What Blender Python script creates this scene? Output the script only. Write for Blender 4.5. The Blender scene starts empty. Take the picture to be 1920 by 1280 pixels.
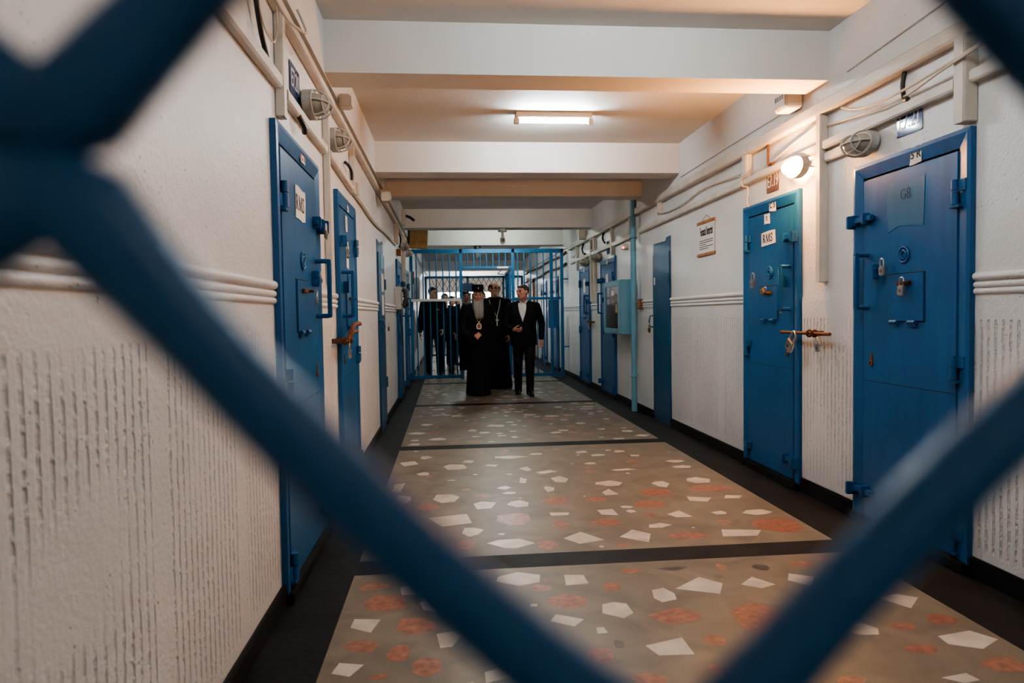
import bpy, bmesh, math, random
from math import sin, cos, pi, radians, sqrt
from mathutils import Vector, Matrix
from mathutils.bvhtree import BVHTree

SC = bpy.context.scene
COL = SC.collection
XL, XR, ZC = -0.74, 2.42, 2.97          # side walls and ceiling
YB, YE = -2.6, 30.0                     # wall behind the camera, far end
YG = 13.7                               # barred gate

# ------------------------------------------------------------------ materials
def newmat(name):
    m = bpy.data.materials.new(name); m.use_nodes = True
    nt = m.node_tree
    return m, nt, nt.nodes['Principled BSDF'], nt.nodes, nt.links

def mat(name, rgb, rough=.5, metal=0, var=.12, scale=14, bump=0, bscale=60, spec=.5):
    """plain procedural material: colour broken up by noise, optional fine bump"""
    m, nt, b, N, K = newmat(name)
    b.inputs['Roughness'].default_value = rough
    b.inputs['Metallic'].default_value = metal
    b.inputs['Specular IOR Level'].default_value = spec
    tc = N.new('ShaderNodeTexCoord')
    no = N.new('ShaderNodeTexNoise'); no.inputs['Scale'].default_value = scale; no.inputs['Detail'].default_value = 5
    K.new(tc.outputs['Object'], no.inputs['Vector'])
    r = N.new('ShaderNodeValToRGB')
    r.color_ramp.elements[0].position = .3; r.color_ramp.elements[1].position = .7
    r.color_ramp.elements[0].color = [c*(1-var) for c in rgb]+[1]
    r.color_ramp.elements[1].color = [min(1, c*(1+var)) for c in rgb]+[1]
    K.new(no.outputs['Fac'], r.inputs['Fac']); K.new(r.outputs['Color'], b.inputs['Base Color'])
    if bump:
        n2 = N.new('ShaderNodeTexNoise'); n2.inputs['Scale'].default_value = bscale; n2.inputs['Detail'].default_value = 4
        K.new(tc.outputs['Object'], n2.inputs['Vector'])
        bp = N.new('ShaderNodeBump'); bp.inputs['Strength'].default_value = bump; bp.inputs['Distance'].default_value = .01
        K.new(n2.outputs['Fac'], bp.inputs['Height']); K.new(bp.outputs['Normal'], b.inputs['Normal'])
    return m

def emis(name, rgb, strength, base=(.9, .9, .9)):
    m, nt, b, N, K = newmat(name)
    b.inputs['Base Color'].default_value = (*base, 1)
    b.inputs['Emission Color'].default_value = (*rgb, 1)
    b.inputs['Emission Strength'].default_value = strength
    return m

def math_node(N, K, op, a, b=None):
    n = N.new('ShaderNodeMath'); n.operation = op
    for i, v in enumerate((a, b)):
        if v is None: continue
        if isinstance(v, (int, float)): n.inputs[i].default_value = v
        else: K.new(v, n.inputs[i])
    return n.outputs[0]

def smooth(N, K, v, lo, hi):
    n = N.new('ShaderNodeMapRange'); n.interpolation_type = 'SMOOTHSTEP'
    n.inputs['From Min'].default_value = lo; n.inputs['From Max'].default_value = hi
    K.new(v, n.inputs['Value']); return n.outputs['Result']

def wall_material():
    m, nt, b, N, K = newmat('white_plaster_paint')
    g = N.new('ShaderNodeNewGeometry'); sp = N.new('ShaderNodeSeparateXYZ'); K.new(g.outputs['Position'], sp.inputs[0])
    X, Y, Z = sp.outputs
    wob = N.new('ShaderNodeTexNoise'); wob.inputs['Scale'].default_value = 7; wob.inputs['Detail'].default_value = 3
    K.new(g.outputs['Position'], wob.inputs['Vector'])
    yy = math_node(N, K, 'ADD', Y, math_node(N, K, 'MULTIPLY', math_node(N, K, 'SUBTRACT', wob.outputs['Fac'], .5), .014))
    s = math_node(N, K, 'SINE', math_node(N, K, 'MULTIPLY', yy, 2*pi/.042))
    groove = smooth(N, K, s, .05, .95)                                 # 1 inside a groove
    zm = math_node(N, K, 'MULTIPLY', smooth(N, K, Z, .12, .16), math_node(N, K, 'SUBTRACT', 1, smooth(N, K, Z, 1.185, 1.2)))
    fr = math_node(N, K, 'FRACT', math_node(N, K, 'MULTIPLY', math_node(N, K, 'ADD', Y, .24), 1/.69))
    pm = math_node(N, K, 'MULTIPLY', smooth(N, K, fr, .07, .09), math_node(N, K, 'SUBTRACT', 1, smooth(N, K, fr, .91, .93)))
    wear = N.new('ShaderNodeTexNoise'); wear.inputs['Scale'].default_value = 38; wear.inputs['Detail'].default_value = 4
    K.new(g.outputs['Position'], wear.inputs['Vector'])
    wr = smooth(N, K, wear.outputs['Fac'], .36, .6)
    big = N.new('ShaderNodeTexNoise'); big.inputs['Scale'].default_value = 2.2; big.inputs['Detail'].default_value = 2
    K.new(g.outputs['Position'], big.inputs['Vector'])
    bigm = smooth(N, K, big.outputs['Fac'], .3, .52)
    gm = math_node(N, K, 'MULTIPLY', math_node(N, K, 'MULTIPLY', groove, zm), math_node(N, K, 'MULTIPLY', pm, math_node(N, K, 'MULTIPLY', math_node(N, K, 'ADD', math_node(N, K, 'MULTIPLY', wr, .8), .2), bigm)))
    # pits and plaster unevenness
    vo = N.new('ShaderNodeTexVoronoi'); vo.inputs['Scale'].default_value = 42; K.new(g.outputs['Position'], vo.inputs['Vector'])
    n2 = N.new('ShaderNodeTexNoise'); n2.inputs['Scale'].default_value = 11; n2.inputs['Detail'].default_value = 2; K.new(g.outputs['Position'], n2.inputs['Vector'])
    pit = math_node(N, K, 'MULTIPLY', math_node(N, K, 'SUBTRACT', 1, smooth(N, K, vo.outputs['Distance'], .1, .2)), smooth(N, K, n2.outputs['Fac'], .55, .66))
    fine = N.new('ShaderNodeTexNoise'); fine.inputs['Scale'].default_value = 75; fine.inputs['Detail'].default_value = 3; K.new(g.outputs['Position'], fine.inputs['Vector'])
    h = math_node(N, K, 'SUBTRACT', math_node(N, K, 'ADD', math_node(N, K, 'MULTIPLY', fine.outputs['Fac'], .35), math_node(N, K, 'MULTIPLY', n2.outputs['Fac'], .25)), math_node(N, K, 'ADD', math_node(N, K, 'MULTIPLY', gm, .9), math_node(N, K, 'MULTIPLY', pit, .5)))
    bp = N.new('ShaderNodeBump'); bp.inputs['Strength'].default_value = .75; bp.inputs['Distance'].default_value = .012
    K.new(h, bp.inputs['Height']); K.new(bp.outputs['Normal'], b.inputs['Normal'])
    # colour: off-white, darker in grooves and pits and towards the bottom, with blotches
    n3 = N.new('ShaderNodeTexNoise'); n3.inputs['Scale'].default_value = 1.6; n3.inputs['Detail'].default_value = 6; K.new(g.outputs['Position'], n3.inputs['Vector'])
    r = N.new('ShaderNodeValToRGB'); r.color_ramp.elements[0].position = .3; r.color_ramp.elements[1].position = .7
    r.color_ramp.elements[0].color = (.665, .65, .63, 1); r.color_ramp.elements[1].color = (.765, .75, .73, 1)
    K.new(n3.outputs['Fac'], r.inputs['Fac'])
    mx = N.new('ShaderNodeMix'); mx.data_type = 'RGBA'
    K.new(r.outputs['Color'], mx.inputs[6]); mx.inputs[7].default_value = (.26, .26, .28, 1)
    recess_tone = math_node(N, K, 'ADD', math_node(N, K, 'MULTIPLY', gm, .34), math_node(N, K, 'MULTIPLY', pit, .6))
    low = math_node(N, K, 'MULTIPLY', math_node(N, K, 'SUBTRACT', 1, smooth(N, K, Z, .05, .5)), .12)
    K.new(math_node(N, K, 'MINIMUM', math_node(N, K, 'ADD', recess_tone, low), .8), mx.inputs[0])
    K.new(mx.outputs[2], b.inputs['Base Color'])
    b.inputs['Roughness'].default_value = .42
    return m

def floor_material():
    m, nt, b, N, K = newmat('terrazzo_cement')
    g = N.new('ShaderNodeNewGeometry')
    n1 = N.new('ShaderNodeTexNoise'); n1.inputs['Scale'].default_value = 3.5; n1.inputs['Detail'].default_value = 8; n1.inputs['Distortion'].default_value = 1.2
    n2 = N.new('ShaderNodeTexNoise'); n2.inputs['Scale'].default_value = 120; n2.inputs['Detail'].default_value = 2
    for n in (n1, n2): K.new(g.outputs['Position'], n.inputs['Vector'])
    r = N.new('ShaderNodeValToRGB')
    e = r.color_ramp.elements
    e[0].position = .32; e[0].color = (.112, .094, .069, 1); e[1].position = .68; e[1].color = (.215, .178, .13, 1)
    K.new(math_node(N, K, 'ADD', math_node(N, K, 'MULTIPLY', n1.outputs['Fac'], .75), math_node(N, K, 'MULTIPLY', n2.outputs['Fac'], .25)), r.inputs['Fac'])
    K.new(r.outputs['Color'], b.inputs['Base Color'])
    b.inputs['Roughness'].default_value = .42
    bp = N.new('ShaderNodeBump'); bp.inputs['Strength'].default_value = .12; bp.inputs['Distance'].default_value = .004
    K.new(n1.outputs['Fac'], bp.inputs['Height']); K.new(bp.outputs['Normal'], b.inputs['Normal'])
    return m

def blue_material(name, base=(.011, .088, .225), rough=.36, var=.25):
    """hand-brushed enamel, vertical streaks"""
    m, nt, b, N, K = newmat(name)
    tc = N.new('ShaderNodeTexCoord'); mp = N.new('ShaderNodeMapping'); mp.inputs['Scale'].default_value = (22, 22, 3)
    K.new(tc.outputs['Object'], mp.inputs['Vector'])
    n1 = N.new('ShaderNodeTexNoise'); n1.inputs['Scale'].default_value = 1; n1.inputs['Detail'].default_value = 4
    K.new(mp.outputs['Vector'], n1.inputs['Vector'])
    n2 = N.new('ShaderNodeTexNoise'); n2.inputs['Scale'].default_value = 2.3; n2.inputs['Detail'].default_value = 5
    K.new(tc.outputs['Object'], n2.inputs['Vector'])
    r = N.new('ShaderNodeValToRGB'); r.color_ramp.elements[0].position = .3; r.color_ramp.elements[1].position = .72
    r.color_ramp.elements[0].color = [c*(1-var) for c in base]+[1]; r.color_ramp.elements[1].color = [c*(1+var) for c in base]+[1]
    K.new(math_node(N, K, 'ADD', math_node(N, K, 'MULTIPLY', n1.outputs['Fac'], .4), math_node(N, K, 'MULTIPLY', n2.outputs['Fac'], .6)), r.inputs['Fac'])
    K.new(r.outputs['Color'], b.inputs['Base Color'])
    b.inputs['Roughness'].default_value = rough; b.inputs['Specular IOR Level'].default_value = .35
    bp = N.new('ShaderNodeBump'); bp.inputs['Strength'].default_value = .15; bp.inputs['Distance'].default_value = .004
    K.new(n1.outputs['Fac'], bp.inputs['Height']); K.new(bp.outputs['Normal'], b.inputs['Normal'])
    return m

M = {}
M['wall'] = wall_material()
M['ceil'] = mat('ceiling_distemper', (.66, .62, .575), .7, var=.06, scale=1.5, bump=.15, bscale=25)
M['floor'] = floor_material()
M['chip_white'] = mat('white_marble_chip', (.54, .475, .395), .35, var=.2, scale=9)
M['chip_red'] = mat('red_marble_chip', (.27, .115, .07), .35, var=.38, scale=28)
M['chip_dark'] = mat('dark_stone_chip', (.09, .07, .06), .3, var=.3)
M['black_border'] = mat('black_floor_paint', (.011, .0105, .0105), .55, spec=.15, var=.5, scale=5, bump=.2, bscale=30)
M['blue'] = blue_material('blue_enamel')
M['blue_dark'] = blue_material('dark_blue_enamel', (.009, .072, .155))  # deeper blue enamel for the narrow plain doors
M['blue_gate'] = blue_material('blue_gate_enamel', (.018, .125, .27), .4)
M['blue_pale'] = blue_material('pale_blue_enamel', (.12, .30, .40), .4, .12)
M['blue_mesh'] = blue_material('blue_mesh_paint', (.018, .085, .195), .35, .2)
M['crack'] = mat('black_gap', (.006, .008, .01), .8)
M['steel'] = mat('padlock_steel', (.55, .53, .50), .3, 1, var=.15, scale=40)
M['brass'] = mat('padlock_brass', (.45, .33, .18), .35, 1, var=.15, scale=40)
M['rust'] = mat('rusty_steel', (.14, .055, .025), .7, .35, var=.5, scale=60, bump=.3)
M['paper'] = mat('paper', (.74, .71, .66), .75, var=.05)
M['ink'] = mat('black_ink', (.015, .015, .018), .7)
M['redink'] = mat('red_ink', (.35, .05, .04), .7)
M['trunk'] = mat('painted_trunking', (.62, .565, .49), .5, var=.1, scale=6)
M['cable'] = mat('cream_cable', (.56, .49, .40), .5)
M['black'] = mat('black_plastic', (.015, .015, .016), .4)
M['navy'] = mat('navy_enamel_plate', (.02, .045, .16), .07, spec=.3)
M['brownplate'] = mat('brown_plate', (.12, .06, .04), .35, var=.3)  # plain brown, shared by number plate, switch and box panel
M['letter'] = mat('white_enamel', (.72, .72, .70), .35)
M['lampbase'] = mat('grey_lamp_plastic', (.46, .44, .40), .5)
m, nt, b, N, K = newmat('lamp_glass'); b.inputs['Base Color'].default_value = (.40, .36, .30, 1); b.inputs['Roughness'].default_value = .12; b.inputs['Coat Weight'].default_value = .6
M['glass'] = m
m, nt, b, N, K = newmat('cabinet_glass'); b.inputs['Base Color'].default_value = (.10, .09, .08, 1); b.inputs['Roughness'].default_value = .12; b.inputs['Coat Weight'].default_value = .6
M['cabglass'] = m
M['white_plastic'] = mat('white_plastic', (.72, .71, .67), .4, var=.04)
M['wood'] = mat('varnished_wood', (.36, .15, .05), .45, var=.35, scale=18)
M['ply'] = mat('plywood', (.42, .25, .10), .6, var=.15, scale=8)
M['tube'] = emis('fluorescent_tube', (.83, .94, 1), 385)
M['tube_weak'] = emis('weak_fluorescent_tube', (1, .98, .94), 135)
M['tube_dim'] = emis('dim_fluorescent_tube', (.88, 1, .93), 300)
M['warm'] = emis('glowing_globe', (1, .45, .14), 700)
M['red_led'] = emis('red_lamp', (1, .05, .03), 6)
M['skin'] = mat('skin', (.52, .27, .185), .5, var=.12, scale=30)
M['skin2'] = mat('flushed_skin', (.52, .25, .175), .5, var=.15, scale=30)
M['cloth_black'] = mat('black_cloth', (.008, .008, .009), .85, spec=.15, var=.3, scale=12)
M['cloth_suit'] = mat('black_suit_wool', (.009, .0095, .012), .8, spec=.15, var=.25, scale=12)
M['cloth_navy'] = mat('dark_navy_knit', (.010, .014, .022), .9, spec=.15, var=.25, scale=20)
M['shirt'] = mat('white_shirt_cotton', (.62, .58, .60), .8, var=.06)
M['hair_black'] = mat('black_hair', (.012, .010, .009), .6, var=.3, scale=60)
M['hair_grey'] = mat('grizzled_hair', (.035, .030, .028), .6, var=.4, scale=80)
M['beard'] = blue_material('grey_beard', (.25, .235, .215), .85, .45)
M['beard_white'] = mat('white_beard', (.40, .36, .31), .8, var=.3, scale=60)
M['leather'] = mat('black_shoe_leather', (.014, .011, .010), .25)
M['gold'] = mat('gilt_metal', (.62, .42, .14), .35, .8)
M['silver'] = mat('silver_chain', (.62, .56, .46), .35, .7)
M['icon'] = mat('red_icon_enamel', (.22, .05, .025), .4, var=.5, scale=90)
M['eye'] = mat('eye_white', (.5, .46, .42), .3)
M['dark'] = mat('dark_pupil', (.01, .008, .006), .3)
M['lips'] = mat('lips', (.26, .10, .08), .5)
M['grey_panel'] = mat('grey_sheet_metal', (.34, .35, .33), .5)
M['curtain'] = mat('orange_wall_beyond', (.55, .33, .20), .8)

# ------------------------------------------------------------------ mesh builder
class MB:
    def __init__(s): s.v = []; s.f = []; s.mi = []; s.cur = 0; s.sm = []
    def raw(s, vs, fs, sm=False):
        o = len(s.v); s.v += [tuple(v) for v in vs]
        for f in fs: s.f.append([o+i for i in f]); s.mi.append(s.cur); s.sm.append(sm)
        return s
    def box(s, x0, x1, y0, y1, z0, z1, b=0, mtx=None):
        bm = bmesh.new(); bmesh.ops.create_cube(bm, size=1)
        for v in bm.verts: v.co = Vector(((x0+x1)/2+v.co.x*(x1-x0), (y0+y1)/2+v.co.y*(y1-y0), (z0+z1)/2+v.co.z*(z1-z0)))
        if b: bmesh.ops.bevel(bm, geom=list(bm.edges), offset=min(b, .45*min(abs(x1-x0), abs(y1-y0), abs(z1-z0))), segments=2, affect='EDGES')
        if mtx is not None: bm.transform(mtx)
        bm.verts.index_update()
        s.raw([v.co.copy() for v in bm.verts], [[v.index for v in f.verts] for f in bm.faces]); bm.free(); return s
    def bar(s, p, q, w, h, up=(0, 0, 1), b=0):
        """box beam from p to q, w across, h along up"""
        p, q = Vector(p), Vector(q); d = q-p; L = d.length; d.normalize(); u = Vector(up); r = d.cross(u).normalized(); u = r.cross(d)
        mt = Matrix((( r.x, d.x, u.x, p.x), (r.y, d.y, u.y, p.y), (r.z, d.z, u.z, p.z), (0, 0, 0, 1)))
        return s.box(-w/2, w/2, 0, L, -h/2, h/2, b, mt)
    def tube(s, pts, r, n=10, cap=True):
        pts = [Vector(p) for p in pts]; k = len(pts)
        rs = r if isinstance(r, (list, tuple)) else [r]*k
        t0 = (pts[1]-pts[0]).normalized(); a = t0.orthogonal().normalized(); vs = []; fs = []
        for i, p in enumerate(pts):
            t = (pts[min(i+1, k-1)]-pts[max(i-1, 0)]).normalized()
            a = (a-t*a.dot(t)).normalized(); c = t.cross(a)
            for j in range(n):
                w = 2*pi*j/n; vs.append(p+(a*cos(w)+c*sin(w))*rs[i])
        for i in range(k-1):
            for j in range(n): fs.append([i*n+j, i*n+(j+1) % n, (i+1)*n+(j+1) % n, (i+1)*n+j])
        s.raw(vs, fs, True)
        if cap: s.raw(vs[:n], [list(range(n))[::-1]]); s.raw(vs[-n:], [list(range(n))])
        return s
    def cyl(s, p, q, r, n=16): return s.tube([p, q], r, n)
    def ell(s, c, r, nu=16, nv=10, mtx=None):
        vs = []; fs = []; c = Vector(c)
        for i in range(nv+1):
            a = pi*i/nv
            for j in range(nu):
                w = 2*pi*j/nu; v = Vector((r[0]*sin(a)*cos(w), r[1]*sin(a)*sin(w), r[2]*cos(a)))
                if mtx is not None: v = mtx @ v
                vs.append(c+v)
        for i in range(nv):
            for j in range(nu): fs.append([i*nu+j, (i+1)*nu+j, (i+1)*nu+(j+1) % nu, i*nu+(j+1) % nu])
        return s.raw(vs, fs, True)
    def ring(s, c, R, r, axis=(0, 1, 0), n=20, sx=1, sz=1):
        ax = Vector(axis).normalized(); u = ax.orthogonal().normalized()
        if abs(ax.y) > .9: u = Vector((1, 0, 0))
        w = u.cross(ax); c = Vector(c); vs = []; fs = []; m_ = 6
        for i in range(n):
            a = 2*pi*i/n; d = u*cos(a)*sx+w*sin(a)*sz; dn = d.normalized()
            for j in range(m_):
                q = 2*pi*j/m_; vs.append(c+d*R+dn*r*cos(q)+ax*r*sin(q))
        for i in range(n):
            for j in range(m_): fs.append([i*m_+j, ((i+1) % n)*m_+j, ((i+1) % n)*m_+(j+1) % m_, i*m_+(j+1) % m_])
        return s.raw(vs, fs, True)
    def prism(s, poly, fn, d0, d1):
        """poly: 2D points; fn(a, b, d) -> 3D"""
        n = len(poly); vs = [fn(a, b, d0) for a, b in poly]+[fn(a, b, d1) for a, b in poly]
        fs = [list(range(n))[::-1], list(range(n, 2*n))]+[[i, (i+1) % n, n+(i+1) % n, n+i] for i in range(n)]
        return s.raw(vs, fs)
    def loft(s, rings, n=28, cap=True):
        """rings: (z, cx, cy, rx, ry, fold amplitude, fold count, phase)"""
        vs = []; fs = []; k = len(rings)
        for (z, cx, cy, rx, ry, fa, fc, ph) in rings:
            for j in range(n):
                w = 2*pi*j/n; g = 1+fa*sin(fc*w+ph)
                vs.append((cx+rx*g*cos(w), cy+ry*g*sin(w), z))
        for i in range(k-1):
            for j in range(n): fs.append([i*n+j, i*n+(j+1) % n, (i+1)*n+(j+1) % n, (i+1)*n+j])
        if cap: fs += [list(range(n))[::-1], [(k-1)*n+j for j in range(n)]]
        return s.raw(vs, fs, True)
    def build(s, name, m, parent=None, fixn=True):
        me = bpy.data.meshes.new(name); me.from_pydata(s.v, [], s.f)
        for x in (m if isinstance(m, (list, tuple)) else [m]): me.materials.append(x)
        for p, i, sm in zip(me.polygons, s.mi, s.sm): p.material_index = i; p.use_smooth = sm
        if fixn:
            bm = bmesh.new(); bm.from_mesh(me); bmesh.ops.recalc_face_normals(bm, faces=bm.faces); bm.to_mesh(me); bm.free()
        o = bpy.data.objects.new(name, me); COL.objects.link(o); o.parent = parent
        return o

def thing(name, label, cat, loc=(0, 0, 0), rotz=0, group=None, kind=None):
    o = bpy.data.objects.new(name, None); COL.objects.link(o); o.empty_display_size = .1
    o.location = loc; o.rotation_euler = (0, 0, rotz)
    return tag(o, label, cat, group, kind)
def tag(o, label, cat, group=None, kind=None):
    o['label'] = label; o['category'] = cat
    if group: o['group'] = group
    if kind: o['kind'] = kind
    return o
def struct(o, label=None, cat=None):
    o['kind'] = 'structure'
    if label: o['label'] = label; o['category'] = cat
    return o
# wall frames: local x runs along the wall to the viewer's right, y into the wall, z up
RR, RL = -pi/2, pi/2
def wall_pt(side, y, z=0, off=0):
    return (XR-off, y, z) if side == 'R' else (XL+off, y, z)
def rot(side): return RR if side == 'R' else RL
def lx(side, y, y0): return (y0-y) if side == 'R' else (y-y0)

def text_mesh(txt, size, name, m, parent, loc, thick=.0, sx=1, align='CENTER', depth=.0006):
    """letters standing on local xz, facing -y"""
    cu = bpy.data.curves.new(name, 'FONT'); cu.body = txt; cu.size = size; cu.align_x = align; cu.align_y = 'CENTER'
    cu.extrude = depth; cu.offset = thick
    t = bpy.data.objects.new(name, cu); COL.objects.link(t)
    me = bpy.data.meshes.new_from_object(t.evaluated_get(bpy.context.evaluated_depsgraph_get()))
    bpy.data.objects.remove(t); bpy.data.curves.remove(cu)
    me.transform(Matrix.Translation(loc) @ Matrix.Rotation(pi/2, 4, 'X') @ Matrix.Diagonal((sx, 1, 1, 1)))
    me.materials.clear(); me.materials.append(m)
    o = bpy.data.objects.new(name, me); COL.objects.link(o); o.parent = parent
    return o
def serif_letters(mb, h, x0, y):
    """RMS as slab-serif outlines, cap height h, starting at x0, baseline z=0"""
    w = .16*h
    def B(a, b_, c, d): mb.box(x0+a*h, x0+b_*h, y, y+.0008, c*h, d*h)
    def stroke(pts, t):
        for p, q in zip(pts, pts[1:]): mb.bar((x0+p[0]*h, y+.0004, p[1]*h), (x0+q[0]*h, y+.0004, q[1]*h), .0008, t*h, up=(q[1]-p[1], 0, -(q[0]-p[0])))
    B(.06, .24, 0, 1); B(0, .32, 0, .06); B(0, .3, .94, 1)                       # R
    arc = [(.2+.3*sin(a), .72+.25*cos(a)) for a in [i*pi/8 for i in range(9)]]; stroke(arc, .13)
    stroke([(.34, .48), (.62, .02)], .17); B(.54, .8, 0, .06)
    x0 += .86*h
    B(.06, .13, 0, 1); B(0, .22, 0, .06); B(0, .2, .94, 1); stroke([(.13, .98), (.47, .04)], .17); stroke([(.47, .04), (.82, .98)], .08)
    B(.78, .96, 0, 1); B(.7, 1.04, 0, .06); B(.8, 1.04, .94, 1)
    x0 += 1.12*h
    s_ = [(.5, .78), (.46, .92), (.3, .97), (.14, .9), (.08, .74), (.16, .6), (.36, .46), (.5, .32), (.48, .14), (.32, .03), (.14, .08), (.06, .24)]
    stroke(s_, .13); B(.49, .55, .66, 1); B(.02, .08, 0, .34)

# ------------------------------------------------------------------ the shell
def shell():
    f = MB()
    f.box(XL-.15, XR+.15, YB-.1, YE+.1, -.12, 0)
    f.cur = 1                                                   # painted black borders and cross strips
    e = .0006
    f.box(XL, -.475, YB, YE, 0, e); f.box(2.065, XR, YB, YE, 0, e)
    y = 3.37-3.13
    while y < YE:
        f.box(-.475, 2.065, y, y+.19, 0, e); y += 3.13
    rnd = random.Random(5)
    def chip(cx, cy, w, h, mi, seed):
        r = random.Random(seed); n = r.choice((4, 4, 5, 6)) if mi == 2 else r.choice((7, 8, 9)); pts = []
        a0 = r.uniform(0, 2*pi)
        for i in range(n):
            a = a0+2*pi*(i+r.uniform(-.28, .28))/n; q = r.uniform(.8, 1.15)
            pts.append((cx+.5*w*q*cos(a), cy+.5*h*q*sin(a)))
        if min(p[0] for p in pts) < -.465 or max(p[0] for p in pts) > 2.055: return
        f.cur = mi
        f.raw([(p[0], p[1], .0005) for p in pts], [list(range(n))])
    placed = []
    for k, L in ((2, CH_W), (3, CH_R), (4, CH_D)):
        for i, (x, y, w, h) in enumerate(L):
            chip(x, y, w*1.06, h*1.06, k, k*1000+i); placed.append((x, y, max(w, h)*.5))
    def clash(x, y, r): return any((x-a)**2+(y-b)**2 < (r+c)**2 for a, b, c in placed if abs(b-y) < .5)
    def rand(y0, y1, n, small=1):
        for i in range(n):
            x, y, r = rnd.uniform(-.44, 2.04), rnd.uniform(y0, y1), rnd.uniform(.03, .1)*small
            k = 2 if rnd.random() < .58 else 3
            if ((y-3.37+.05) % 3.13) < .29 or clash(x, y, r*.95): continue
            placed.append((x, y, r)); chip(x, y, 2*r*rnd.uniform(.7, 1.2), 2*r*rnd.uniform(.6, 1.1), k, rnd.random())
    rand(2.15, 6.5, 90, .45); rand(.2, 2.15, 90); rand(6.7, 22, 1500)
    struct(f.build('floor', [M['floor'], M['black_border'], M['chip_white'], M['chip_red'], M['chip_dark']]))
    c = MB(); c.box(XL-.15, XR+.15, YB-.1, YE+.1, ZC, ZC+.12); struct(c.build('ceiling', M['ceil']))
    w = MB(); w.box(XL-.15, XL, YB, YE, 0, ZC); w.box(XL, XL+.055, YB, YE, 2.66, ZC); struct(w.build('wall_left', M['wall']))
    w = MB(); w.box(XR, XR+.15, YB, YE, 0, ZC); w.box(XR-.04, XR, YB, YE, 2.575, ZC); struct(w.build('wall_right', M['wall']))
    w = MB(); w.box(XL, XR, YB-.1, YB, 0, ZC); struct(w.build('wall_back', M['wall']))
    w = MB()                                                    # far wall with a window opening
    wx0, wx1, wz0, wz1 = -.45, 2.0, 1.25, 2.3
    w.box(XL, wx0, YE, YE+.1, 0, ZC); w.box(wx1, XR, YE, YE+.1, 0, ZC); w.box(wx0, wx1, YE, YE+.1, 0, wz0); w.box(wx0, wx1, YE, YE+.1, wz1, ZC)
    struct(w.build('wall_end', M['wall']))
    wn = thing('window_1', 'bright far window at the end of the corridor beyond both gates', 'window', (0, YE+.05, 0), kind='structure')
    fr = MB()
    for x in (wx0, .35, 1.15, wx1): fr.box(x-.04, x+.04, -.03, .03, wz0, wz1)
    for z in (wz0, 1.8, wz1): fr.box(wx0, wx1, -.03, .03, z-.04, z+.04)
    fr.build('window_frame', M['white_plastic'], wn)
    i = 0
    for y0, y1 in ((1.15, 1.4), (4.15, 4.42), (6.95, 7.25), (8.33, 8.6), (11.3, 11.6), (14.1, 14.45), (21.9, 22.3), (25.5, 25.8)):
        i += 1
        b = MB(); b.box(XL+.055, XR-.04, y0, y1, 2.67, ZC); struct(b.build('ceiling_beam', M['ceil']))
    b = MB(); b.box(XR-.012, XR, 3.925, 4.54, .1, 1.34, .004); struct(b.build('trim_3', M['wall']))
    # baseboards between the doors, dado mouldings
    gapsL = [(3.05, 4.03), (4.7, 5.6), (7.44, 8.12), (10.1, 11.1), (12.0, 12.95), (15.2, 16.1), (17.0, 17.9)]
    gapsR = [(2.99, 3.91), (4.55, 5.45), (7.36, 7.99), (9.8, 10.75), (11.6, 12.5), (15.0, 15.9), (16.8, 17.7), (19.2, 20.3)]
    def runs(g):
        y = YB; out = []
        for a, b in g: out.append((y, a)); y = b
        out.append((y, YE)); return out
    for sd, g, sgn, X in (('left', gapsL, 1, XL), ('right', gapsR, -1, XR)):
        bb = MB(); dd = MB()
        for a, b in runs(g):
            xs = sorted((X, X+sgn*.022)); bb.box(xs[0], xs[1], a, b-.004, 0, .095, .006)
            zs = sorted((X, X+sgn*.008))
            if b-a < .7 and a > 3 and sd == 'right' and b < 7: continue   # plain pier between the two nearest doors
            for z, r, dep in ((1.392, .019, .02), (1.355, .014, .014), (1.325, .014, .014)):
                n = 10; prof = [(dep*sin(pi*i/n), z+r*cos(pi*i/n)) for i in range(n+1)]
                dd.prism(prof, lambda p, q, d, X=X, s=sgn: (X+s*p, d, q), a+.004, b-.004)
        struct(bb.build('baseboard_'+sd, M['black_border'])); struct(dd.build('trim_1' if sd == 'left' else 'trim_2', M['wall']))

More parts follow.
